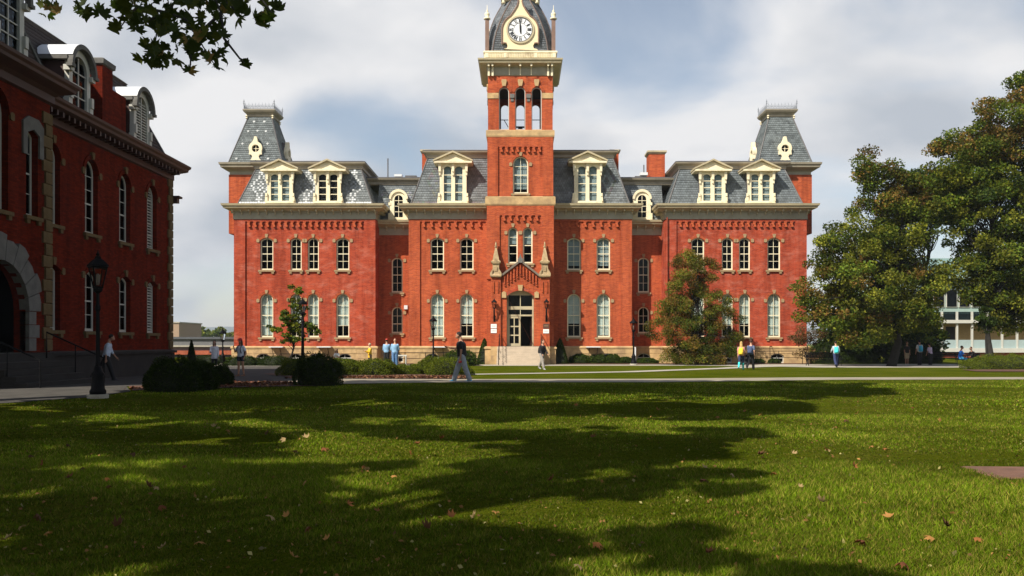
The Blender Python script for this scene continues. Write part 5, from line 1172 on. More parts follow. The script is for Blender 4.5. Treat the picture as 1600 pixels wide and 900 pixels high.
bpx('hedge_bush', 1176, 1197, 561, 568.5, 'box', 'small low bush by the right wing railing', n=1500, size=0.09); bpx('hedge_bush', 1202, 1222, 561, 568.5, 'box', 'small low bush under the right wing basement window', n=1500, size=0.09)
bpx('clipped_bush', 1532, 1668, 556, 578, 'yew', 'wide rounded bush on a mulch bed at the right edge', n=26000, size=0.065, depth=1.5)
# hanging dark hedge mass before the left wing base
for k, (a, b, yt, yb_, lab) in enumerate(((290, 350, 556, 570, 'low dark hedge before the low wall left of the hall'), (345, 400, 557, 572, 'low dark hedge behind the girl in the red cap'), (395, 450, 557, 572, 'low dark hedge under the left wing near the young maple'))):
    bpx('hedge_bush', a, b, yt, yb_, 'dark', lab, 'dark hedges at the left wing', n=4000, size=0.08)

# ================================================================== BIG TREES WHOSE BRANCHES SHADE THE LAWN
def in_view(p, m=0.0):
    if p[1] < 0.5: return False
    return abs(p[0])/p[1] < 0.66+m and (p[2]-1.5)/p[1] < 0.415+m
lit = [(520,703,110,20), (250,655,150,5), (590,632,60,4), (720,637,40,4), (640,660,55,6), (775,667,60,6), (710,713,66,20), (668,790,92,24), (785,817,48,11), (60,852,92,24), (225,740,60,14), (250,884,60,16), (370,770,60,9), (335,733,25,6), (345,858,70,14), (70,668,70,4), (60,640,60,4), (190,768,40,7), (905,655,80,5), (965,667,90,8), (905,808,75,20), (960,622,120,5), (440,640,60,4), (560,742,40,6), (820,690,40,6), (930,745,30,6), (60,800,40,8), (480,835,50,9), (140,668,110,5), (330,690,50,6), (420,668,70,5), (560,655,60,4), (360,650,80,4), (680,655,50,4), (830,625,50,4), (120,700,50,5), (640,745,40,7), (150,735,50,7), (430,800,40,7), (560,860,50,10)]
dk = [(1080,606,310,9), (1240,612,145,8), (1180,636,105,7), (1000,642,230,12), (1050,682,125,14), (860,700,250,30), (900,745,235,24), (1010,760,150,12), (1000,850,245,22), (900,875,210,38), (1160,884,210,14), (1180,842,70,10), (780,600,80,8), (960,600,120,7)]
def want_dark(px, py):
    px += 16*math.sin(py*0.21)+12*math.sin(px*0.05+py*0.4)+random.gauss(0, 6); py += 2.5*math.sin(px*0.09)+random.gauss(0, 1.0)
    for (a, b, c_, d_) in lit:
        if ((px-a)/(c_*1.22))**2+((py-b)/(d_*1.45+1.5))**2 < 1: return False
    if px < 830 and py > 597: return True
    for (a, b, c_, d_) in dk:
        if ((px-a)/c_)**2+((py-b)/d_)**2 < 1: return True
    return False
G = []
hx = sun_vec.x/-sun_vec.z; hy = sun_vec.y/-sun_vec.z
random.seed(11)
while len(G) < 3600:
    Y = 3.2+math.sqrt(random.random())*29.0; X = random.uniform(-0.85*Y-1, 0.45*Y+1)
    if X < -12.5: continue
    py = HY+F*(CAMZ-zg(Y))/Y; px = VX+X*F/Y
    if py > 900: ok = X < 1.5+0.15*Y and random.random() < 0.6
    elif px < -10: ok = random.random() < 0.75
    else: ok = want_dark(px, py) or (px < 1150 and random.random() < 0.02)
    if ok: G.append((X, Y))
TR = [((-7.0, 0.5), []), ((-10.8, 10.5), []), ((-14.0, 19.3), []), ((-2.0, -5.0), [])]
for (X, Y) in G:
    for tr_ in range(12):
        h = random.uniform(6.0, 16.0)+0.15*tr_; B = Vector((X-hx*h, Y-hy*h, h+zg(Y)))
        if B.y > 0.5 and (in_view(B+Vector((0, 0, -0.8)), 0.02) or in_view(B+Vector((0.8, 0, 0)), 0.02)): continue
        if B.x < -16.0: continue
        break
    else: continue
    k = min(range(4), key=lambda i: (TR[i][0][0]-B.x)**2+(TR[i][0][1]-B.y)**2)
    TR[k][1].append(B)
labs = ['large maple tree beside the viewer, its branch of big leaves hanging into the top left', 'large maple tree on the left outside the picture shading the lawn', 'large maple tree beside the shaded brick building', 'large maple tree behind the viewer shading the grass']
for k, ((tx, ty), Bs) in enumerate(TR):
    loc = (tx, ty, zg(ty)); cl = [(B.x-tx, B.y-ty, B.z-loc[2], random.uniform(0.28, 0.50), random.choice((0, 0, 1))) for B in Bs]
    if not cl: continue
    big = make_tree('large_maple', loc, (0.2, 0.1, 11), 0.42, cl, 62*len(cl), 0.32, PAL, labs[k], bark, flat=0.55, limb_every=26, up=1.0, aspect=0.85, keep=lambda P: ~((P[:, 1] > 0.5) & (np.abs(P[:, 0])/np.maximum(P[:, 1], .5) < 0.62) & ((P[:, 2]-1.5)/np.maximum(P[:, 1], .5) < 0.405)), cull=lambda p: in_view(p, 0.06))
    if k == 0: overhead = big
# --- hanging branch with individually built leaves
def maple_outline():
    lobes = [(-90, 0.30), (-62, 0.12)]
    pts = []
    for a, r in ((90, 1.0), (78, 0.74), (69, 0.80), (58, 0.50), (50, 0.66), (36, 0.98), (24, 0.70), (14, 0.74), (2, 0.50), (-12, 0.66), (-26, 0.74), (-42, 0.46), (-75, 0.34)): pts.append((r*math.cos(R(a)), r*math.sin(R(a))))
    return pts+[(-x, y) for x, y in pts[::-1] if x > 0.02]
MO = maple_outline()
def leaf_mesh(name, col, curl, mat_):
    vs = [(0, 0, 0)]+[(x*0.5, y*0.5, -curl*(x*x+y*y)*0.5+random.uniform(-0.03, 0.03)) for x, y in MO]; n = len(MO)
    f = [(0, 1+i, 1+(i+1) % n) for i in range(n)]; me = tinted_mesh(name, vs, f, np.tile(np.array(col), (n, 1)), mat_); return me
lm = [leaf_mesh('leaf', c, cu, leaf_m) for c, cu in (((0.030, 0.045, 0.010), 0.5), ((0.040, 0.055, 0.012), 0.8), ((0.028, 0.040, 0.010), 0.3), ((0.06, 0.07, 0.012), 0.6))]
lm_dry = leaf_mesh('leaf', (0.20, 0.13, 0.05), 0.9, leaf_m)
random.seed(5)
tw = MB(); leafs = []
def pt(px, py, Y): return Vector((lat(px, Y), Y, hgt(py, Y)))
twigs = [ [(300,-90,6.6), (295,-30,6.7), (262,20,6.8), (245,50,6.9), (240,85,7.0)], [(300,-90,6.6), (330,-20,6.5), (345,20,6.4), (300,60,6.5), (335,100,6.6)],
  [(262,20,6.8), (215,10,7.1), (190,-10,7.4), (120,-10,7.6), (118,6,7.6)], [(215,10,7.1), (200,25,7.2), (185,48,7.2)], [(190,-10,7.4), (150,-12,7.7), (85,-8,7.9), (78,12,7.9)],
  [(330,-20,6.5), (380,-12,6.2), (410,0,6.0), (425,20,6.0)], [(345,20,6.4), (350,60,6.3), (375,92,6.3), (382,98,6.3)], [(345,20,6.4), (322,45,6.3), (318,58,6.3)], [(262,20,6.8), (290,30,6.4), (325,85,6.3)], [(300,60,6.5), (297,110,6.4)], [(330,-20,6.5), (362,10,6.2), (378,30,6.2)], [(262,20,6.8), (225,35,7.0), (215,30,7.0)]]
for tpts in twigs:
    P = [pt(*q) for q in tpts]; tw.tube(P, [0.013-0.009*i/(len(P)-1) for i in range(len(P))], 5)
tw.tube([Vector((-7.0, 0.5, 6.2)), Vector((-5.2, 3.0, 6.4)), Vector((-3.4, 5.6, 5.9)), pt(300, -90, 6.6)], [0.14, 0.08, 0.035, 0.014], 7)
br_ = tw.build('branch', bark_d, overhead); br_.matrix_parent_inverse = Matrix.Translation(-Vector(overhead.location))
clus = [(240,82,22,18,26), (262,35,45,32,40), (215,25,22,16,13), (335,12,40,16,22), (300,60,40,22,22), (312,45,24,16,12), (420,22,20,16,17), (376,15,16,16,9), (325,92,20,9,7), (300,84,14,10,5), (265,96,18,8,8), (130,14,14,10,7), (78,10,14,7,5), (72,22,5,5,2), (88,16,5,5,2), (155,22,10,8,3), (340,50,18,12,7), (352,100,14,6,3), (382,98,7,4,2), (297,112,5,4,2), (345,72,12,8,4), (180,42,5,4,2), (190,5,30,8,9), (260,-2,60,8,14), (325,5,30,8,8), (215,50,5,6,1), (205,30,12,10,5)]
fam = 0
for (cx_, cy_, rx_, ry_, n_) in clus:
    for k in range(n_):
        px = random.gauss(cx_, rx_*0.55); py = random.gauss(cy_, ry_*0.55)
        px = min(max(px, cx_-rx_), cx_+rx_); py = min(max(py, cy_-ry_), cy_+ry_); Y = random.uniform(6.0, 7.6); p = pt(px, py, Y)
        me = lm_dry if random.random() < 0.04 else random.choice(lm); s_ = random.uniform(0.09, 0.16)
        o = link('leaf', me, overhead, p-Vector(overhead.location), (random.gauss(R(70), 0.6), random.gauss(0, 0.6), random.gauss(R(180), 0.9)), (s_, s_, s_))
        fam += 1
print('hanging leaves', fam)

# fallen leaves on the lawn
fl = [leaf_mesh('fallen_leaf', c, cu, leaf_dry) for c, cu in (((0.26, 0.10, 0.03), 0.9), ((0.16, 0.055, 0.02), 1.2), ((0.32, 0.16, 0.045), 0.7), ((0.10, 0.045, 0.02), 1.5), ((0.32, 0.22, 0.10), 0.8))]
spots = [(33,834),(128,738),(183,834),(234,771),(458,884),(668,838),(1106,878),(1096,757),(1145,749),(1390,817),(1284,794),(1361,703),(1292,711),(1335,738),(1470,662),(543,797),(475,762),(574,738),(424,817),(447,818),(706,818),(772,809),(590,810),(252,870),(310,859),(170,767),(106,700),(67,734),(334,672),(340,672),(356,677),(417,685),(464,711),(504,706),(479,690),(285,737),(303,737),(569,736),(616,752),(641,717),(683,618),(547,645),(1163,647),(1122,655),(1187,654),(1322,660),(1425,640),(900,638),(1186,718),(1293,709),(1457,852),(904,896),(1250,770),(1100,737),(1525,852),(148,786),(167,755),(106,756),(45,718),(212,716),(246,770),(250,800),(8,856),(71,845),(60,814),(510,856),(480,835),(444,692),(1028,645),(925,690),(1056,670),(1385,707),(1305,672),(1240,716),(1208,746),(852,630),(1340,650),(1480,835),(1350,857),(1412,892),(690,692),(740,820),(655,700),(575,640),(500,640),(930,860),(860,760),(1320,615),(1222,606)]
random.seed(3)
for (px, py) in spots:
    Y = F*1.35/(py-HY); Y = F*(CAMZ-zg(Y))/(py-HY); s_ = random.uniform(0.06, 0.10)*(1.1 if py > 730 else 1.35)
    o = link('fallen_leaf', random.choice(fl), None, (lat(px, Y), Y, zg(Y)+0.055), (random.gauss(0, 0.45)+(math.pi if random.random() < 0.4 else 0), random.gauss(0, 0.35), random.uniform(0, 6.28)), (s_, s_, s_))
    ci_ = fl.index(o.data); tag(o, ('orange brown fallen leaf', 'dark reddish brown fallen leaf', 'bright orange tan fallen leaf', 'dark brown curled fallen leaf', 'pale tan fallen leaf')[ci_]+' lying on the grass of the lawn', 'fallen leaf', ('orange brown', 'dark reddish', 'orange tan', 'dark curled', 'pale tan')[ci_]+' fallen leaves scattered on the lawn')

for (a, b_, yt, lab) in ((1272, 1345, 536, 'added dark foliage mass for the deep shade behind the long bench'), (1335, 1405, 530, 'tall added dark foliage mass for the deep shade around the wide maple trunk'), (1395, 1478, 533, 'added dark foliage mass for the deep shade behind the standing people')):  # dark masses added where only the deep shade of the maple lies
    bpx('added_shade_mass', a, b_, yt, 568.6, 'dark', lab, n=9000, size=0.12, Y=64.5, depth=0.9)
# ================================================================== STREET FURNITURE
def lamp(x, y, H, label, rs=1.0, tilt=0):
    root = empty('lamp_post', (x, y, zg(y)), 0, label, 'lamp post', 'black iron lamp posts')
    MB().lathe([(0.27*rs, -0.05), (0.27*rs, 0.08), (0.24*rs, 0.10)], (0, 0, 0), 12).build('concrete_foot', concrete, root)
    z1 = H-0.95
    MB().lathe([(0.20*rs, 0.10), (0.21*rs, 0.18), (0.17*rs, 0.24), (0.15*rs, 0.55), (0.17*rs, 0.60), (0.11*rs, 0.68), (0.085*rs, 0.80)], (0, 0, 0), 12).build('base', iron, root, smooth=True)
    n = 12; rr = []
    for z, r in ((0.78, 0.075), (1.0, 0.062), (z1-0.5, 0.05), (z1-0.45, 0.075), (z1-0.38, 0.075), (z1-0.33, 0.05), (z1-0.05, 0.045), (z1, 0.12), (z1+0.06, 0.13), (z1+0.10, 0.06)):
        rr.append([((r*rs*(1-0.14*(k % 2)))*math.cos(2*math.pi*k/n), (r*rs*(1-0.14*(k % 2)))*math.sin(2*math.pi*k/n), z) for k in range(n)])
    MB().rings(rr).build('post', iron, root)
    lz = z1+0.10
    g = MB().lathe([(0.11, 0.02), (0.22, 0.48)], (0, 0, lz), 4); g.build('lantern_glass', glass_c, root)
    m = MB()
    for k in range(4): a = R(90*k); m.tube([(0.115*math.cos(a), 0.115*math.sin(a), lz+0.0), (0.228*math.cos(a), 0.228*math.sin(a), lz+0.49)], 0.018, 5)
    m.lathe([(0.13, 0.0), (0.14, 0.03), (0.10, 0.05)], (0, 0, lz-0.03), 4); m.lathe([(0.25, 0.0), (0.26, 0.03), (0.235, 0.05)], (0, 0, lz+0.47), 4); m.build('lantern_frame', iron, root)
    MB().lathe([(0.29, 0.51), (0.27, 0.55), (0.13, 0.68), (0.09, 0.70), (0.07, 0.76), (0.04, 0.78)], (0, 0, lz), 4).build('lantern_roof', iron, root)
    MB().lathe([(0.035, 0.78), (0.05, 0.82), (0.02, 0.86), (0.008, 0.93)], (0, 0, lz), 8).build('finial', iron, root)
    MB().lathe([(0.03, 0.05), (0.045, 0.12), (0.045, 0.30), (0.01, 0.34)], (0, 0, lz), 8).build('lamp_bulb', M('frosted_lamp', (0.16, 0.13, 0.11), 0.5) if 'fb' not in CACHE else CACHE['fb'], root)
    return root
lamp(lat(153, 21.4), 21.4, 3.6, 'large dark iron lamp post in front of the shaded brick building', 0.92)
lamp(lat(473, 50), 50, 4.15, 'iron lamp post between the young maple and the left wing windows', 1.5)
lamp(lat(677, 60), 60, 3.42, 'slim iron lamp post in front of the centre block window left of the entrance')
lamp(lat(990, 60.5), 60.5, 3.3, 'iron lamp post at the right corner of the centre block beside a white pipe')
lamp(lat(348, 62), 62, 2.6, 'small dark lamp post left of the hall corner behind the woman in white')
def rail(pts, h, label, group='dark iron railings along the hall', nb=6, cols=iron):
    y = pts[0][1]; root = MB()
    for (a, b) in zip(pts[:-1], pts[1:]):
        root.tube([(a[0], a[1], h), (b[0], b[1], h)], 0.025, 5); root.tube([(a[0], a[1], h*0.5), (b[0], b[1], h*0.5)], 0.018, 5)
    o = root.build('railing', cols); tag(o, label, 'railing', group)
    for (a, b) in zip(pts[:-1], pts[1:]):
        n = max(1, int(math.dist(a, b)/1.5))
        for i in range(n+1): p = [a[k]+(b[k]-a[k])*i/n for k in (0, 1)]; link('post', cached(('rp', round(h, 2)), lambda: MB().tube([(0, 0, 0), (0, 0, h+0.03)], 0.025, 5).mesh('post', cols)), o, (p[0], p[1], 0))
    return o
rail([(17.4, 64.0), (20.9, 64.0)], 0.95, 'dark iron railing before the basement window of the right wing')
rail([(-17.6, 63.3), (-14.3, 63.3)], 0.75, 'low dark iron railing before the basement windows of the left wing')
rail([(-9.9, 62.9), (-2.4, 62.9)], 0.85, 'dark iron railing before the centre block left of the entrance')
rail([(-28.0, 47.0), (-22.2, 47.0)], 0.95, 'dark iron railing in the gap between the two brick buildings')
rail([(18.5, 64.02), (18.9, 64.9)], 1.3, 'short dark handrail sloping beside the right wing basement')
# low white sawhorse by the two men
wb = MB().box(-0.35, 0.35, -0.05, 0.05, 0.6, 0.7).box(-0.33, -0.27, -0.2, 0.2, 0, 0.6).box(0.27, 0.33, -0.2, 0.2, 0, 0.6).build('barrier', white_p, None, (lat(628, 62), 62, 0)); tag(wb, 'small white barrier beside the two men in blue shirts', 'barrier')
def bench(x, y, L_, label, rz=0, mat_=iron, group='dark benches in the shade of the maples'):
    r = empty('park_bench', (x, y, zg(y)), rz, label, 'bench', group)
    for i in range(4): link('seat_slat', cached(('bs', L_), lambda: MB().box(-L_/2, L_/2, 0, 0.09, 0, 0.035).mesh('seat_slat', mat_)), r, (0, -0.22+0.115*i, 0.43))
    for i in range(3): link('back_slat', cached(('bk2', L_), lambda: MB().box(-L_/2, L_/2, 0, 0.03, 0, 0.10).mesh('back_slat', mat_)), r, (0, 0.26+0.03*i, 0.55+0.13*i))
    for s in (-1, 1):
        m = MB(); xx = s*(L_/2-0.1); m.tube([(xx, -0.22, 0), (xx, -0.2, 0.43), (xx, 0.22, 0.42), (xx, 0.35, 0.95)], 0.025, 6); m.tube([(xx, 0.25, 0), (xx, 0.22, 0.42)], 0.025, 6); m.tube([(xx, -0.2, 0.43), (xx, -0.2, 0.66), (xx, 0.28, 0.68)], 0.022, 6); m.build('leg', mat_, r)
    return r
bench(lat(1287, 58.5), 58.5, 2.4, 'long dark bench under the left edge of the wide maple')
bench(lat(1480, 62), 62, 2.6, 'dark bench behind the people under the wide maple', 0)
def chair(x, y, rz, label):
    r = empty('garden_chair', (x, y, zg(y)), rz, label, 'chair', 'dark metal chairs of the seated pair'); MB().box(-0.22, 0.22, -0.22, 0.22, 0.42, 0.45).build('seat', iron, r)
    MB().tube([(-0.22, 0.22, 0.44), (-0.22, 0.30, 0.9), (0.22, 0.30, 0.9), (0.22, 0.22, 0.44)], 0.02, 6).box(-0.2, 0.2, 0.25, 0.27, 0.6, 0.85).build('backrest', iron, r)
    for a in (-1, 1):
        for b_ in (-1, 1): MB().tube([(a*0.2, b_*0.2, 0), (a*0.2, b_*0.2, 0.43)], 0.016, 6).build('leg', iron, r)
        MB().tube([(a*0.24, -0.2, 0.43), (a*0.25, -0.2, 0.66), (a*0.25, 0.24, 0.68)], 0.018, 6).build('armrest', iron, r)
CHY = 57.5
chair(lat(1500, CHY), CHY, R(75), 'dark metal chair under the seated person in blue'); chair(lat(1521, CHY), CHY, R(-75), 'dark metal chair under the seated person in black')
tb = MB().lathe([(0.32, 0.70), (0.32, 0.73)], (0, 0, 0), 16).lathe([(0.03, 0), (0.03, 0.70)], (0, 0, 0), 8).lathe([(0.25, 0.0), (0.22, 0.03)], (0, 0, 0), 12).build('round_table', iron, None, (lat(1511, CHY-0.5), CHY-0.6, 0)); tag(tb, 'small round dark table between the two seated people', 'table')

# ================================================================== BACKGROUND
teal = M('pale_green_metal_panel', (0.30, 0.40, 0.36), 0.5, 0.12, 0.6); teal_d = M('weathered_green_roof', (0.14, 0.22, 0.20), 0.6, 0.3, 1.2); tan = M('tan_wall_panel', (0.38, 0.26, 0.11), 0.8, 0.1)
mb_root = empty('modern_building', (0, 88, 0), 0, 'pale green glass and metal building with a white columned gallery behind the right hand trees', 'building')
def zx(px): return (px-VX)*88/F
def zy(py): return CAMZ+(HY-py)*88/F
x0, x1 = zx(1432), zx(1700)
MB().box(x0, x1, 0.0, 20, 0.1, zy(550)).build('brick_base', brick_far, mb_root)
MB().box(x0, x1, -0.25, 20, zy(551)+0.01, zy(544)).build('white_slab', white_p, mb_root)
MB().box(x0, x1, 1.6, 1.7, zy(544), zy(505)).build('gallery_wall', tan, mb_root)
MB().box(x0, x1, -0.3, 20, zy(505), zy(500)).build('gallery_beam', white_p, mb_root)
MB().box(x0, x1, 0.3, 20, zy(499.5), zy(440)).build('wall', teal, mb_root)
MB().box(x0, x1, 0.05, 0.28, zy(500)+0.02, zy(487)).build('window_strip', glass_b, mb_root); MB().box(x0, x1, 0.20, 0.29, zy(500)+0.03, zy(488)).build('strip_backing', teal_d, mb_root)
m = MB().box(x0, x1, -0.9, 20, zy(436), zy(431)); m.build('roof_edge', teal, mb_root)
m = MB().add([(x0, -0.8, zy(431)), (x1, -0.8, zy(431)), (x1, 5, zy(396)), (x0, 5, zy(396)), (x0, 20, zy(396)), (x1, 20, zy(396))], [(0, 1, 2, 3), (3, 2, 5, 4)]); m.build('roof', teal_d, mb_root)
cm = MB().box(-0.09, 0.09, -0.12, 0.06, zy(551), zy(487)).mesh('column', white_p); rm = MB().box(0.09, 1.44, -0.05, -0.02, zy(544), zy(531)).mesh('glass_balustrade', M('frosted_glass_balustrade', (0.32, 0.40, 0.40), 0.35, 0.05))
x = zx(1448)-1.53*3
while x < x1: link('column', cm, mb_root, (x, 0, 0)); link('glass_balustrade', rm, mb_root, (x, 0, 0)); x += 1.53
for i in range(9):
    xx = zx(1440)+1.3*i; f = MB().box(xx, xx+1.15, 0.20, 0.299, zy(480), zy(452)).build('window', white_p, mb_root); MB().box(xx+0.08, xx+1.07, 0.17, 0.198, zy(479), zy(453)).build('pane', glass_b, f)
for px in (1455, 1490): MB().box(zx(px), zx(px)+0.9, 1.5, 1.59, zy(544), zy(510)).build('door', dark_in, mb_root)
# low flat building in the gap
lo = MB().box(-60, -27, 95, 115, 0, 2.0).build('low_building', M('grey_flat_roof_wall', (0.12, 0.12, 0.125), 0.8, 0.1)); tag(lo, 'long low grey building across the gap between the two brick buildings', 'building')
MB().box(-60.2, -26.8, 94.8, 115.2, 2.0, 2.25).build('roof_edge', M('grey_roof_edge', (0.07, 0.075, 0.085), 0.7), lo); MB().box(-60, -27, 94.7, 94.99, 1.15, 1.32).build('wall_band', concrete, lo); MB().box(-60, -27, 94.6, 94.99, 0.3, 0.75).build('wall_band', brick_far, lo)
tb_ = MB().box(-88, -79, 200, 214, 0, 6.3).build('tan_building', M('tan_stucco', (0.32, 0.22, 0.15), 0.9, 0.08)); tag(tb_, 'plain tan building beyond the low grey building at the left', 'building')
MB().box(-88.2, -78.8, 199.8, 214.2, 6.3, 6.55).build('parapet', concrete, tb_)
hs_ = MB().prism([(-75, 2.2), (-71, 2.2), (-71, 2.8), (-73, 3.7), (-75, 2.8)], 170, 176).box(-75, -71, 170.01, 176, 0, 2.2).build('small_house', white_p); tag(hs_, 'small white gabled house in front of the distant trees', 'house')
for (px, wpx, pyt, Y, ci, lb_) in ((297, 18, 512, 230, 2, 'distant rust coloured tree behind the tan building'), (322, 20, 511, 240, 0, 'distant green tree, tallest in the gap between the buildings'), (343, 18, 514, 250, 0, 'distant round green tree right of the tallest one'), (360, 20, 518, 235, 1, 'distant yellow green tree at the corner of the hall'), (285, 14, 521, 215, 0, 'distant low green tree beside the tan building')):
    r_ = (lat(px, Y), Y, 0); h_ = hgt(pyt, Y); wv = wpx*Y/F
    make_tree('distant_tree', r_, (0, 0, h_*0.6), 0.25, shell_clumps(0, 0, h_*0.58, wv*0.75, wv*0.6, h_*0.42, 26, 1.0, lambda x, y, z: ci, 0.3), 1500, 0.75, PAL, lb_, bark_d, limb_every=8, trunk_n=6, group='distant trees in the gap')
# hills
hm = attr_mat('wooded_hill', 0.95); V = []; Fq = []; T = []; nx, ny = 160, 8
for j in range(ny):
    for i in range(nx+1):
        x = -5000+10000*i/nx; y = 3600+j*160; pr = math.sin(j/(ny-1)*math.pi*0.5)
        z = pr*(92+14*math.sin(x*0.0011+1)+9*math.sin(x*0.0027)+4*math.sin(x*0.011)+random.uniform(-2, 2)); V.append((x, y, z-1))
for j in range(ny-1):
    for i in range(nx): a = j*(nx+1)+i; Fq.append((a, a+1, a+nx+2, a+nx+1)); g_ = random.uniform(0.8, 1.2); T.append((0.035*g_, 0.055*g_, 0.02*g_))
hl = link('hills', tinted_mesh('hills', V, Fq, T, hm)); hl['kind'] = 'structure'
# far tree belt so that the world goes on behind the hall from other views
hz = MB().box(-5200, 5200, -61, 5200, -1.5, 140).mesh('haze', bpy.data.materials.new('haze')); hmtl = hz.materials[0]; hmtl.use_nodes = True; ht = hmtl.node_tree; ht.nodes.clear()
pv = ht.nodes.new('ShaderNodeVolumePrincipled'); pv.inputs['Color'].default_value = (0.80, 0.88, 1.0, 1); pv.inputs['Density'].default_value = 0.00022; pv.inputs['Anisotropy'].default_value = 0.2
oo = ht.nodes.new('ShaderNodeOutputMaterial'); ht.links.new(pv.outputs[0], oo.inputs['Volume']); ho = link('haze', hz); ho['kind'] = 'stuff'

# ================================================================== PEOPLE
skin = M('skin', (0.50, 0.27, 0.18), 0.55, 0.06, 8); skin_d = M('tanned_skin', (0.36, 0.18, 0.11), 0.55, 0.06, 8)
PM = {}
def cloth(name, c): 
    if name not in PM: PM[name] = M(name, c, 0.85, 0.18, 9, 0.5, 22)
    return PM[name]
def cap_mesh(mb, p, q, r1, r2, n=10):
    """tapered limb with round ends"""
    p = Vector(p); q = Vector(q); d = (q-p); L_ = d.length; d = d.normalized() if L_ > 1e-6 else Vector((0, 0, 1))
    pts = [p-d*r1*0.95, p-d*r1*0.7, p-d*r1*0.0, p+d*L_*0.5, q, q+d*r2*0.7, q+d*r2*0.95]; rr = [r1*0.2, r1*0.72, r1, (r1+r2)/2, r2, r2*0.72, r2*0.2]
    mb.tube(pts, rr, n)
def loft(mb, rings, n=14):
    mb.rings([[(c[0]+rx*math.cos(2*math.pi*k/n), c[1]+ry*math.sin(2*math.pi*k/n), c[2]) for k in range(n)] for c, rx, ry in rings])
def ell(mb, c, r, n=12, m_=8):
    mb.rings([[(c[0]+r[0]*math.sin(math.pi*j/m_)*math.cos(2*math.pi*k/n), c[1]+r[1]*math.sin(math.pi*j/m_)*math.sin(2*math.pi*k/n), c[2]-r[2]*math.cos(math.pi*j/m_)) for k in range(n)] for j in ([0.15]+list(range(1, m_))+[m_-0.15])])
def skin_up(mb, name, mat_, parent, vox, sm=4):
    me = mb.mesh(name, mat_); o = link(name, me, parent); r_ = o.modifiers.new('remesh', 'REMESH'); r_.mode = 'VOXEL'; r_.voxel_size = vox; r_.use_smooth_shade = True
    s_ = o.modifiers.new('smooth', 'SMOOTH'); s_.factor = 0.5; s_.iterations = sm; return o
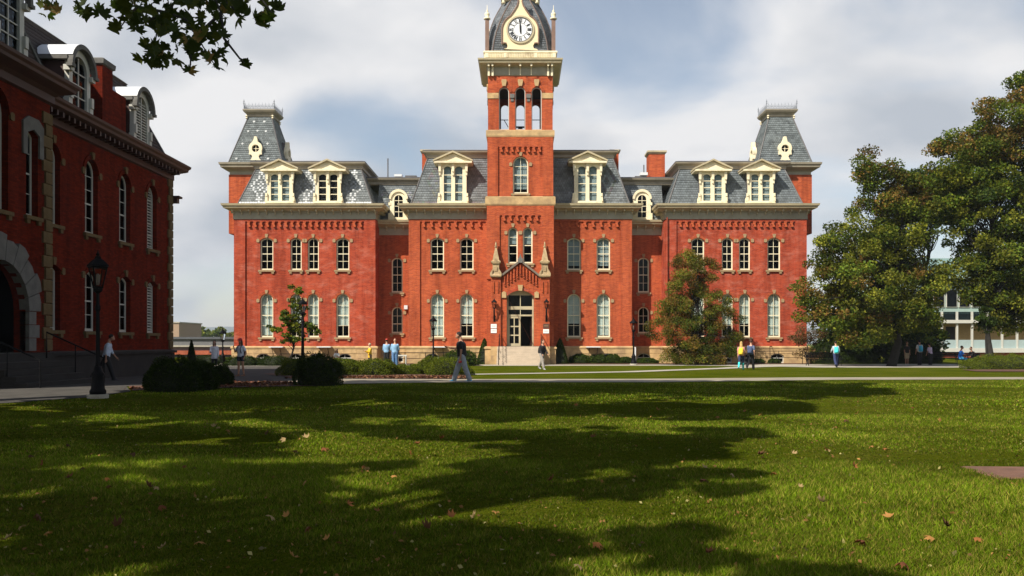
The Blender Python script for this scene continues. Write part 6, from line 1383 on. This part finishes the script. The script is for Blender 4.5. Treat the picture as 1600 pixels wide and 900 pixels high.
def person(x, y, rz, H, label, legs=((25, 10), (-20, 15)), arms=((-20, 15, 15), (20, 10, 15)), lean=4, head=(0, 0), top='tee', top_c=('black_cotton', (0.01, 0.01, 0.012)), bot='trousers', bot_c=('grey_denim', (0.2, 0.22, 0.25)), shoe_c=('dark_shoes', (0.02, 0.02, 0.025)), hair='short', hair_c=(0.015, 0.010, 0.008), pack=None, vox=0.022, sk=None, seat=None, width=1.0, phone=False, boots=None, group=None, z=None, sole=None, baggy=0.0, depth=1.0):
    """local frame: the person faces -y.  legs: (forward angle, knee bend); arms: (forward angle, elbow bend, spread)"""
    sk = sk or skin; k = H/1.75
    root = empty('person', (x, y, zg(y) if z is None else z), rz, label, 'person', group); W = width
    hz_ = 0.93
    J = {}
    for s, (fa, kb) in zip((-1, 1), legs):
        h = Vector((s*0.09*W, 0, hz_)); a = R(fa); b = R(fa-kb); kn = h+0.44*Vector((0, -math.sin(a), -math.cos(a))); an = kn+0.42*Vector((0, -math.sin(b), -math.cos(b))); J[s] = [h, kn, an, fa-kb]
    low = min(J[s][2].z for s in (-1, 1)); dz = 0.075-low if seat is None else seat+0.10-hz_
    for s in J:
        for i in range(3): J[s][i] = J[s][i]+Vector((0, 0, dz))
    P = Vector((0, 0, hz_+dz)); la = R(lean)
    def T(h_, dx=0, dy=0): return Vector((dx, dy-math.sin(la)*h_, P.z+math.cos(la)*h_))     # point at height h_ above the pelvis
    sh = {s: T(0.45, s*0.158*W) for s in (-1, 1)}
    body = MB()
    tor = [(T(-0.06), .12*W, .09), (T(0.02), .155*W, .105), (T(0.16), .135*W, .095), (T(0.30), .155*W, .110), (T(0.42), .165*W, .110), (T(0.50), .12*W, .085), (T(0.545), .06, .06)]
    tor = [(c_, rx_, ry_*(1+(depth-1)*0.5)) for c_, rx_, ry_ in tor]; loft(body, tor); cap_mesh(body, T(0.50), T(0.61), 0.055, 0.052)
    hd = T(0.715)+Vector((0, -0.03-0.06*math.sin(R(head[0])), 0.01-0.02*math.sin(R(abs(head[0]))))); hx_, hy_ = math.sin(R(head[1])), -math.cos(R(head[1]))
    ell(body, hd, (0.074, 0.092, 0.115)); ell(body, hd+Vector((hx_*0.03, hy_*0.03-0.03*math.sin(R(head[0])), -0.06)), (0.052, 0.058, 0.055))
    fwd = Vector((hx_, hy_, -math.sin(R(head[0])))).normalized(); ell(body, hd+fwd*0.098+Vector((0, 0, -0.012)), (0.013, 0.02, 0.022), 8, 5)
    for s in (-1, 1): ell(body, hd+Vector((s*0.075*abs(hy_)+0, s*0.075*hx_, -0.01)), (0.012, 0.02, 0.032), 8, 5)
    hands = {}; A = {}
    for s, (fa, eb, sp) in zip((-1, 1), arms):
        a = R(fa+lean*0.3); sw = R(sp); up = Vector((s*math.sin(sw), -math.sin(a)*math.cos(sw), -math.cos(a)*math.cos(sw))).normalized(); el = sh[s]+up*0.29
        b = R(fa+eb); sw2 = R(sp*0.2-eb*0.12); fo = Vector((s*math.sin(sw2), -math.sin(b)*math.cos(sw2), -math.cos(b)*math.cos(sw2))).normalized(); wr = el+fo*0.25; A[s] = (sh[s], el, wr, fo)
        cap_mesh(body, sh[s], el, 0.050*W, 0.040); cap_mesh(body, el, wr, 0.038, 0.026)
        # palm, four bent fingers of different length, thumb from the side
        side = Vector((0, -1, 0)) - fo*Vector((0, -1, 0)).dot(fo); side = side.normalized() if side.length > 0.1 else Vector((1, 0, 0)); nrm = fo.cross(side).normalized()
        pc = wr+fo*0.055; 
        for q in (-0.02, 0, 0.02): cap_mesh(body, wr+side*q*0.6, wr+fo*0.085+side*q, 0.018, 0.014, 6)
        for i, ln in enumerate((0.062, 0.075, 0.070, 0.052)):
            b0 = wr+fo*0.088+side*(0.030-0.019*i); b1 = b0+fo*ln*0.5+nrm*0.012*-s; b2 = b1+fo*ln*0.38+nrm*0.026*-s; cap_mesh(body, b0, b1, 0.0095, 0.009, 6); cap_mesh(body, b1, b2, 0.009, 0.0075, 6)
        t0 = wr+fo*0.03+side*0.028; t1 = t0+fo*0.03+side*0.028; t2 = t1+fo*0.032+side*0.006; cap_mesh(body, t0, t1, 0.012, 0.0105, 6); cap_mesh(body, t1, t2, 0.0105, 0.0085, 6)
    for s in (-1, 1):
        h, kn, an, fb = J[s]; cap_mesh(body, h, kn, 0.082*W, 0.055); cap_mesh(body, kn, kn.lerp(an, 0.35), 0.052, 0.054); cap_mesh(body, kn.lerp(an, 0.35), an, 0.052, 0.035)
    skin_up(body, 'body', sk, root, vox, 2)
    # hair
    hm_ = cloth('hair_%d' % int(hair_c[0]*1000), hair_c); hb = MB(); back = -fwd
    if hair != 'bald':
        ell(hb, hd+Vector((back.x, back.y, 0)).normalized()*0.022+Vector((0, 0, 0.035)), (0.083, 0.098, 0.098)); 
        if hair == 'long': 
            bk = Vector((back.x, back.y, 0)).normalized(); loft(hb, [(hd+bk*0.06+Vector((0, 0, 0.05)), .06, .05), (hd+bk*0.075+Vector((0, 0, -0.08)), .085, .05), (hd+bk*0.085+Vector((0, 0, -0.22)), .09, .04), (hd+bk*0.09+Vector((0, 0, -0.32)), .05, .02)])
            for s in (-1, 1): cap_mesh(hb, hd+Vector((s*0.07, 0, 0.02)), hd+Vector((s*0.082, 0.01, -0.20)), 0.022, 0.018, 8)
        skin_up(hb, 'hair', hm_, root, vox*0.8, 2)
    if isinstance(hair, str) and hair.startswith('cap'): pass
    # trousers, shorts, skirt
    o_ = 0.016
    bb = MB(); loft(bb, [(T(-0.09), .125*W, .10), (T(0.02), .165*W+o_*.5, .118), (T(0.10), .152*W+o_*.5, .11), (T(0.14), .143*W+o_*.4, .104)])
    for s in (-1, 1):
        h, kn, an, fb = J[s]
        if bot == 'trousers': cap_mesh(bb, h, kn, 0.092*W+o_, 0.072+o_+baggy); cap_mesh(bb, kn, kn.lerp(an, 0.95), 0.072+o_+baggy, 0.062+o_+baggy)
        elif bot == 'slim': cap_mesh(bb, h, kn, 0.085*W+0.010, 0.058+0.008); cap_mesh(bb, kn, kn.lerp(an, 0.95), 0.060, 0.043)
        elif bot == 'shorts': cap_mesh(bb, h, h.lerp(kn, 0.88), 0.092*W+o_, 0.078+o_)
        elif bot == 'short_shorts': cap_mesh(bb, h, h.lerp(kn, 0.35), 0.090*W+o_, 0.085+o_)
        elif bot == 'skirt': cap_mesh(bb, h, h.lerp(kn, 0.6), 0.092*W+o_, 0.10+o_)
    skin_up(bb, {'trousers': 'trousers', 'slim': 'trousers', 'shorts': 'shorts', 'short_shorts': 'shorts', 'skirt': 'skirt'}[bot], cloth(*bot_c), root, vox*0.95, 3)
    # top
    tb2 = MB(); e2 = 0.020; low_t = 0.0 if top != 'long_cardigan' else -0.18
    tr_ = [(T(low_t-0.02), .165*W+e2, .122+e2*.6), (T(0.08), .155*W+e2, .112+e2), (T(0.16), .145*W+e2, .105+e2), (T(0.30), .158*W+e2, .115+e2), (T(0.40), .160*W+e2, .112+e2), (T(0.46), .130*W+e2, .092+e2), (T(0.50), .09*W+e2, .075), (T(0.54), .065, .065)]
    loft(tb2, [(c_, rx_, ry_*depth) for c_, rx_, ry_ in tr_])
    for s in (-1, 1):
        a_, el, wr, fo = A[s]
        if top == 'tee': cap_mesh(tb2, a_, a_.lerp(el, 0.62), 0.060*W+0.008, 0.056+0.008)
        else: cap_mesh(tb2, a_, el, 0.060*W+0.008, 0.054+0.004); cap_mesh(tb2, el, el.lerp(wr, 0.92 if top != 'rolled' else 0.3), 0.052, 0.042)
    skin_up(tb2, {'tee': 'shirt', 'shirt': 'shirt', 'rolled': 'shirt', 'jacket': 'jacket', 'long_cardigan': 'cardigan'}[top], cloth(*top_c), root, vox*0.95, 3)
    # shoes or boots
    for s in (-1, 1):
        h, kn, an, fb = J[s]; f = R(max(-32, min(22, -fb*0.8 if fb > 0 else -fb*0.6))); d = Vector((0, -math.cos(f), math.sin(f) if fb > 0 else -abs(math.sin(f)))); up = Vector((0, d.z, -d.y)).normalized()
        sb = MB(); hl_ = an-up*0.045-d*0.045; toe = hl_+d*0.22; cap_mesh(sb, hl_, toe, 0.040, 0.034, 10); cap_mesh(sb, an, an-up*0.03+d*0.05, 0.048, 0.042, 10)
        if boots: cap_mesh(sb, kn.lerp(an, 0.18), an, 0.070, 0.052, 10)
        so_ = skin_up(sb, 'boot' if boots else 'shoe', cloth(*shoe_c), root, vox*0.8, 2)
        if sole: q = MB(); cap_mesh(q, hl_-up*0.026, toe-up*0.024, 0.035, 0.030, 8); skin_up(q, 'sole', cloth('white_rubber_sole', (0.75, 0.75, 0.72)), so_, vox*0.6, 1)
    if hair == 'cap' or hair == 'redcap': pass
    if pack:
        pkc, = pack if isinstance(pack, tuple) and len(pack) == 1 else (pack,)
        q = MB(); pr = [(T(0.02, 0, 0.15), .11, .05), (T(0.06, 0, 0.19), .145, .09), (T(0.22, 0, 0.20), .15, .095), (T(0.38, 0, 0.18), .14, .08), (T(0.46, 0, 0.14), .09, .045)]; loft(q, pr, 16)
        loft(q, [(T(0.06, 0, 0.27), .09, .03), (T(0.12, 0, 0.285), .105, .045), (T(0.22, 0, 0.275), .10, .03)], 12)
        bp = skin_up(q, 'backpack', cloth(*pkc), None, vox*0.9, 3); bp.matrix_world = Matrix.Translation(Vector((x, y, root.location.z)))@Matrix.Rotation(rz, 4, 'Z')@Matrix.Scale(k, 4)
        tag(bp, pkc[0].replace('_', ' ')+' on the '+' '.join(label.split()[:8]), 'backpack')
        q = MB()
        for s in (-1, 1): q.tube([T(0.40, s*0.09, 0.13), T(0.51, s*0.10, 0.05), T(0.515, s*0.10, -0.05), T(0.36, s*0.105, -0.148), T(0.18, s*0.125, -0.12), T(0.10, s*0.14, 0.08)], 0.018, 6)
        q.build('strap', cloth(*pkc), bp)
    root.scale = (k, k, k); return root, T, A, hd, k
WR = lambda p, x, y, rz, k, z: Matrix.Translation(Vector((x, y, z)))@Matrix.Rotation(rz, 4, 'Z')@(Vector(p)*k)
def cap_hat(res, c, name='red_cap', fwdv=(0, -1, 0)):
    root, T, A, hd, k = res; m = MB(); ell(m, hd+Vector((0, 0.006, 0.058)), (0.093, 0.110, 0.088)); cap_mesh(m, hd+Vector((fwdv[0]*0.08, fwdv[1]*0.08, 0.06)), hd+Vector((fwdv[0]*0.16, fwdv[1]*0.16, 0.045)), 0.045, 0.03, 8)
    skin_up(m, 'cap', cloth(name, c), root, 0.018, 2)
# walking man, near path, faces left (-x)
wx, wy = lat(722, 31.6), 31.6
res = person(wx, wy, R(-90), 1.84, 'man in black T-shirt and grey jeans walking left looking at a phone', legs=((21, 3), (-15, 6)), arms=((42, 62, 6), (-6, 12, 8)), lean=5, head=(38, 0), top='tee', bot='trousers', baggy=0.010, depth=1.3, width=1.08, bot_c=('loose_grey_jeans', (0.27, 0.30, 0.34)), shoe_c=('blue_canvas_shoes', (0.06, 0.30, 0.55)), vox=0.014, sole=True, sk=skin_d)
root, T, A, hd, k = res
ph = MB().box(-0.037, 0.037, -0.075, 0.075, -0.005, 0.005).build('smartphone', iron, None); wr = A[-1][2]+A[-1][3]*0.13; ph.matrix_world = Matrix.Translation(WR(wr+Vector((0, -0.02, 0.03)), wx, wy, R(-90), k, zg(wy)))@Matrix.Rotation(R(-90), 4, 'Z')@Matrix.Rotation(R(-35), 4, 'X'); tag(ph, 'dark phone held up by the walking man in the black T-shirt', 'phone')
MB().box(-0.032, 0.032, -0.068, 0.068, 0.0052, 0.006).build('screen', glass_b, ph)
rc = MB().lathe([(0.035, -0.05), (0.035, 0.06), (0.03, 0.065)], (0, 0, 0), 12).build('red_cup', cloth('red_plastic', (0.45, 0.02, 0.03)), None, WR(A[1][2]+A[1][3]*0.13, wx, wy, R(-90), k, zg(wy)), (0, R(70), 0)); tag(rc, 'small red can in the lowered hand of the walking man', 'can')
Y = 50.6
person(lat(847, Y), Y, R(35), 1.76, 'man in a black jacket walking on the grass before the steps', legs=((22, 5), (-24, 8)), arms=((12, 30, 6), (14, 35, 6)), top='jacket', top_c=('black_jacket', (0.012, 0.010, 0.012)), bot='trousers', bot_c=('grey_khaki_trousers', (0.28, 0.25, 0.22)), shoe_c=('pale_shoes', (0.4, 0.4, 0.4)), pack=(('black_backpack', (0.012, 0.012, 0.014)),), hair_c=(0.10, 0.04, 0.015), head=(12, 0))
Y = 49.5
person(lat(1158, Y), Y, R(160), 1.66, 'fair haired woman in bright turquoise boots on the diagonal path', legs=((24, 4), (-26, 22)), arms=((12, 20, 10), (-10, 20, 8)), top='tee', top_c=('pink_top', (0.55, 0.22, 0.20)), bot='slim', bot_c=('dark_blue_leggings', (0.02, 0.03, 0.08)), shoe_c=('turquoise_rubber', (0.05, 0.62, 0.60)), boots=True, pack=(('yellow_backpack', (0.75, 0.50, 0.03)),), hair='long', hair_c=(0.50, 0.32, 0.12))
person(lat(1173, Y+0.4), Y+0.4, R(150), 1.74, 'man in dark trousers walking beside the woman in turquoise boots', legs=((20, 4), (-24, 20)), arms=((-12, 30, 10), (20, 30, 12)), top='tee', top_c=('grey_blue_tee', (0.10, 0.13, 0.22)), bot_c=('black_trousers', (0.010, 0.010, 0.012)), pack=(('slate_blue_backpack', (0.04, 0.06, 0.13)),), hair_c=(0.06, 0.02, 0.01))
Y = 54.5
person(lat(1306, Y), Y, R(172), 1.66, 'person in a pale grey hooded top walking away near the dark bench', legs=((14, 4), (-18, 28)), arms=((10, 40, 14), (20, 50, 18)), top='jacket', top_c=('pale_grey_hoodie', (0.42, 0.46, 0.52)), bot_c=('navy_trousers', (0.02, 0.03, 0.09)), pack=(('turquoise_backpack', (0.05, 0.50, 0.52)),), hair_c=(0.02, 0.012, 0.01))
Y = 60.5
person(lat(1417, Y), Y, R(0), 1.62, 'person in a black shirt and khaki shorts standing in the shade under the wide maple', legs=((2, 0), (-2, 0)), arms=((4, 10, 8), (2, 12, 8)), lean=1, top='tee', bot='shorts', bot_c=('khaki_shorts', (0.38, 0.30, 0.20)), shoe_c=('white_socks_shoes', (0.5, 0.5, 0.5)), hair_c=(0.10, 0.05, 0.02), sk=skin_d)
person(lat(1437, Y), Y, R(180), 1.72, 'person in a white shirt standing under the wide maple', legs=((3, 0), (-3, 0)), arms=((6, 10, 12), (4, 14, 12)), lean=2, top='tee', top_c=('white_tee', (0.75, 0.76, 0.78)), bot_c=('black_trousers', (0.01, 0.01, 0.012)), pack=(('sky_blue_backpack', (0.06, 0.45, 0.75)),))
person(lat(1454, Y), Y, R(200), 1.52, 'person in a white and lilac top leaning slightly beside the sky blue backpack wearer', legs=((3, 0), (-3, 0)), arms=((10, 40, 8), (4, 14, 12)), lean=10, top='tee', top_c=('lilac_white_top', (0.62, 0.50, 0.70)), bot_c=('black_trousers', (0.01, 0.01, 0.012)))
person(lat(1500, CHY), CHY, R(75), 1.72, 'person in a blue shirt sitting on the left chair under the tall maple', legs=((84, 84), (80, 84)), arms=((35, 40, 6), (30, 50, 6)), lean=8, top='tee', top_c=('bright_blue_tee', (0.01, 0.14, 0.60)), bot='shorts', bot_c=('light_blue_shorts', (0.05, 0.35, 0.7)), seat=0.45, hair_c=(0.02, 0.012, 0.01), sk=skin_d)
person(lat(1521, CHY), CHY, R(-75), 1.66, 'person in black clothes sitting on the right chair facing the person in blue', legs=((82, 84), (86, 80)), arms=((30, 50, 6), (38, 40, 6)), lean=16, top='jacket', top_c=('black_jacket', (0.012, 0.010, 0.012)), bot_c=('black_trousers', (0.01, 0.01, 0.012)), seat=0.45, hair_c=(0.05, 0.02, 0.015), sk=skin_d)
# left side
Y = 32.5
person(lat(166, Y), Y, R(110), 1.78, 'person in a pale blue shirt walking in shade behind the large lamp post', legs=((20, 4), (-24, 20)), arms=((-14, 10, 6), (16, 20, 6)), lean=10, head=(35, 0), top='rolled', top_c=('pale_blue_shirt', (0.50, 0.58, 0.72)), bot_c=('black_trousers', (0.01, 0.01, 0.012)), sk=skin_d)
Y = 46
person(lat(335, Y), Y, R(15), 1.66, 'woman with long dark hair and an open white cardigan standing behind the dark bushes', legs=((3, 0), (-3, 0)), arms=((18, 75, 10), (4, 10, 10)), lean=0, top='long_cardigan', top_c=('white_cardigan', (0.70, 0.70, 0.76)), bot='slim', bot_c=('black_trousers', (0.01, 0.01, 0.012)), hair='long', hair_c=(0.03, 0.012, 0.008))
Y = 38.5
res = person(lat(376, Y), Y, R(-25), 1.66, 'girl in a red cap and white top standing on the shaded path', legs=((4, 2), (-6, 4)), arms=((30, 118, 10), (-14, 40, 22)), lean=0, top='tee', top_c=('white_top', (0.62, 0.66, 0.76)), bot='short_shorts', bot_c=('dark_denim_shorts', (0.02, 0.025, 0.05)), hair='long', hair_c=(0.03, 0.012, 0.008), pack=(('black_backpack', (0.012, 0.012, 0.014)),), shoe_c=('brown_sandals', (0.2, 0.1, 0.06)), sk=skin_d, vox=0.018)
cap_hat(res, (0.42, 0.02, 0.03))
Y = 58
person(lat(527, Y), Y, R(-20), 1.60, 'woman in a white blouse and teal skirt behind the bushes at the left wing', z=-0.45, legs=((3, 0), (-3, 0)), arms=((20, 110, 12), (18, 100, 12)), lean=6, top='tee', top_c=('white_blouse', (0.78, 0.76, 0.72)), bot='skirt', bot_c=('teal_skirt', (0.02, 0.30, 0.33)), hair='long', hair_c=(0.10, 0.03, 0.015))
res = person(lat(578, Y), Y, R(-60), 1.66, 'man in a long yellow shirt standing at the right corner of the left wing', z=-0.15, legs=((3, 0), (-3, 0)), arms=((20, 95, 8), (24, 90, 8)), lean=0, top='long_cardigan', top_c=('yellow_shirt', (0.72, 0.42, 0.02)), bot='shorts', bot_c=('dark_shorts', (0.05, 0.03, 0.02)), hair_c=(0.45, 0.36, 0.25))
Y = 54
res = person(lat(604, Y), Y, R(170), 1.72, 'man in a red cap, light blue shirt and black trousers beside another man in blue', z=0.05, legs=((4, 2), (-4, 0)), arms=((20, 60, 14), (4, 20, 10)), lean=1, width=1.06, top='rolled', top_c=('light_blue_work_shirt', (0.22, 0.38, 0.58)), bot_c=('black_trousers', (0.01, 0.01, 0.012)))
cap_hat(res, (0.50, 0.05, 0.03), 'faded_red_cap', (0, -1, 0))
person(lat(617, Y-0.6), Y-0.6, R(185), 1.80, 'bald man in a light blue shirt and blue jeans standing before the recessed link', z=0.0, legs=((3, 2), (-4, 0)), arms=((8, 20, 14), (6, 20, 10)), lean=1, width=1.06, top='rolled', top_c=('light_blue_shirt', (0.24, 0.42, 0.64)), bot_c=('blue_jeans', (0.09, 0.19, 0.38)), hair='bald')
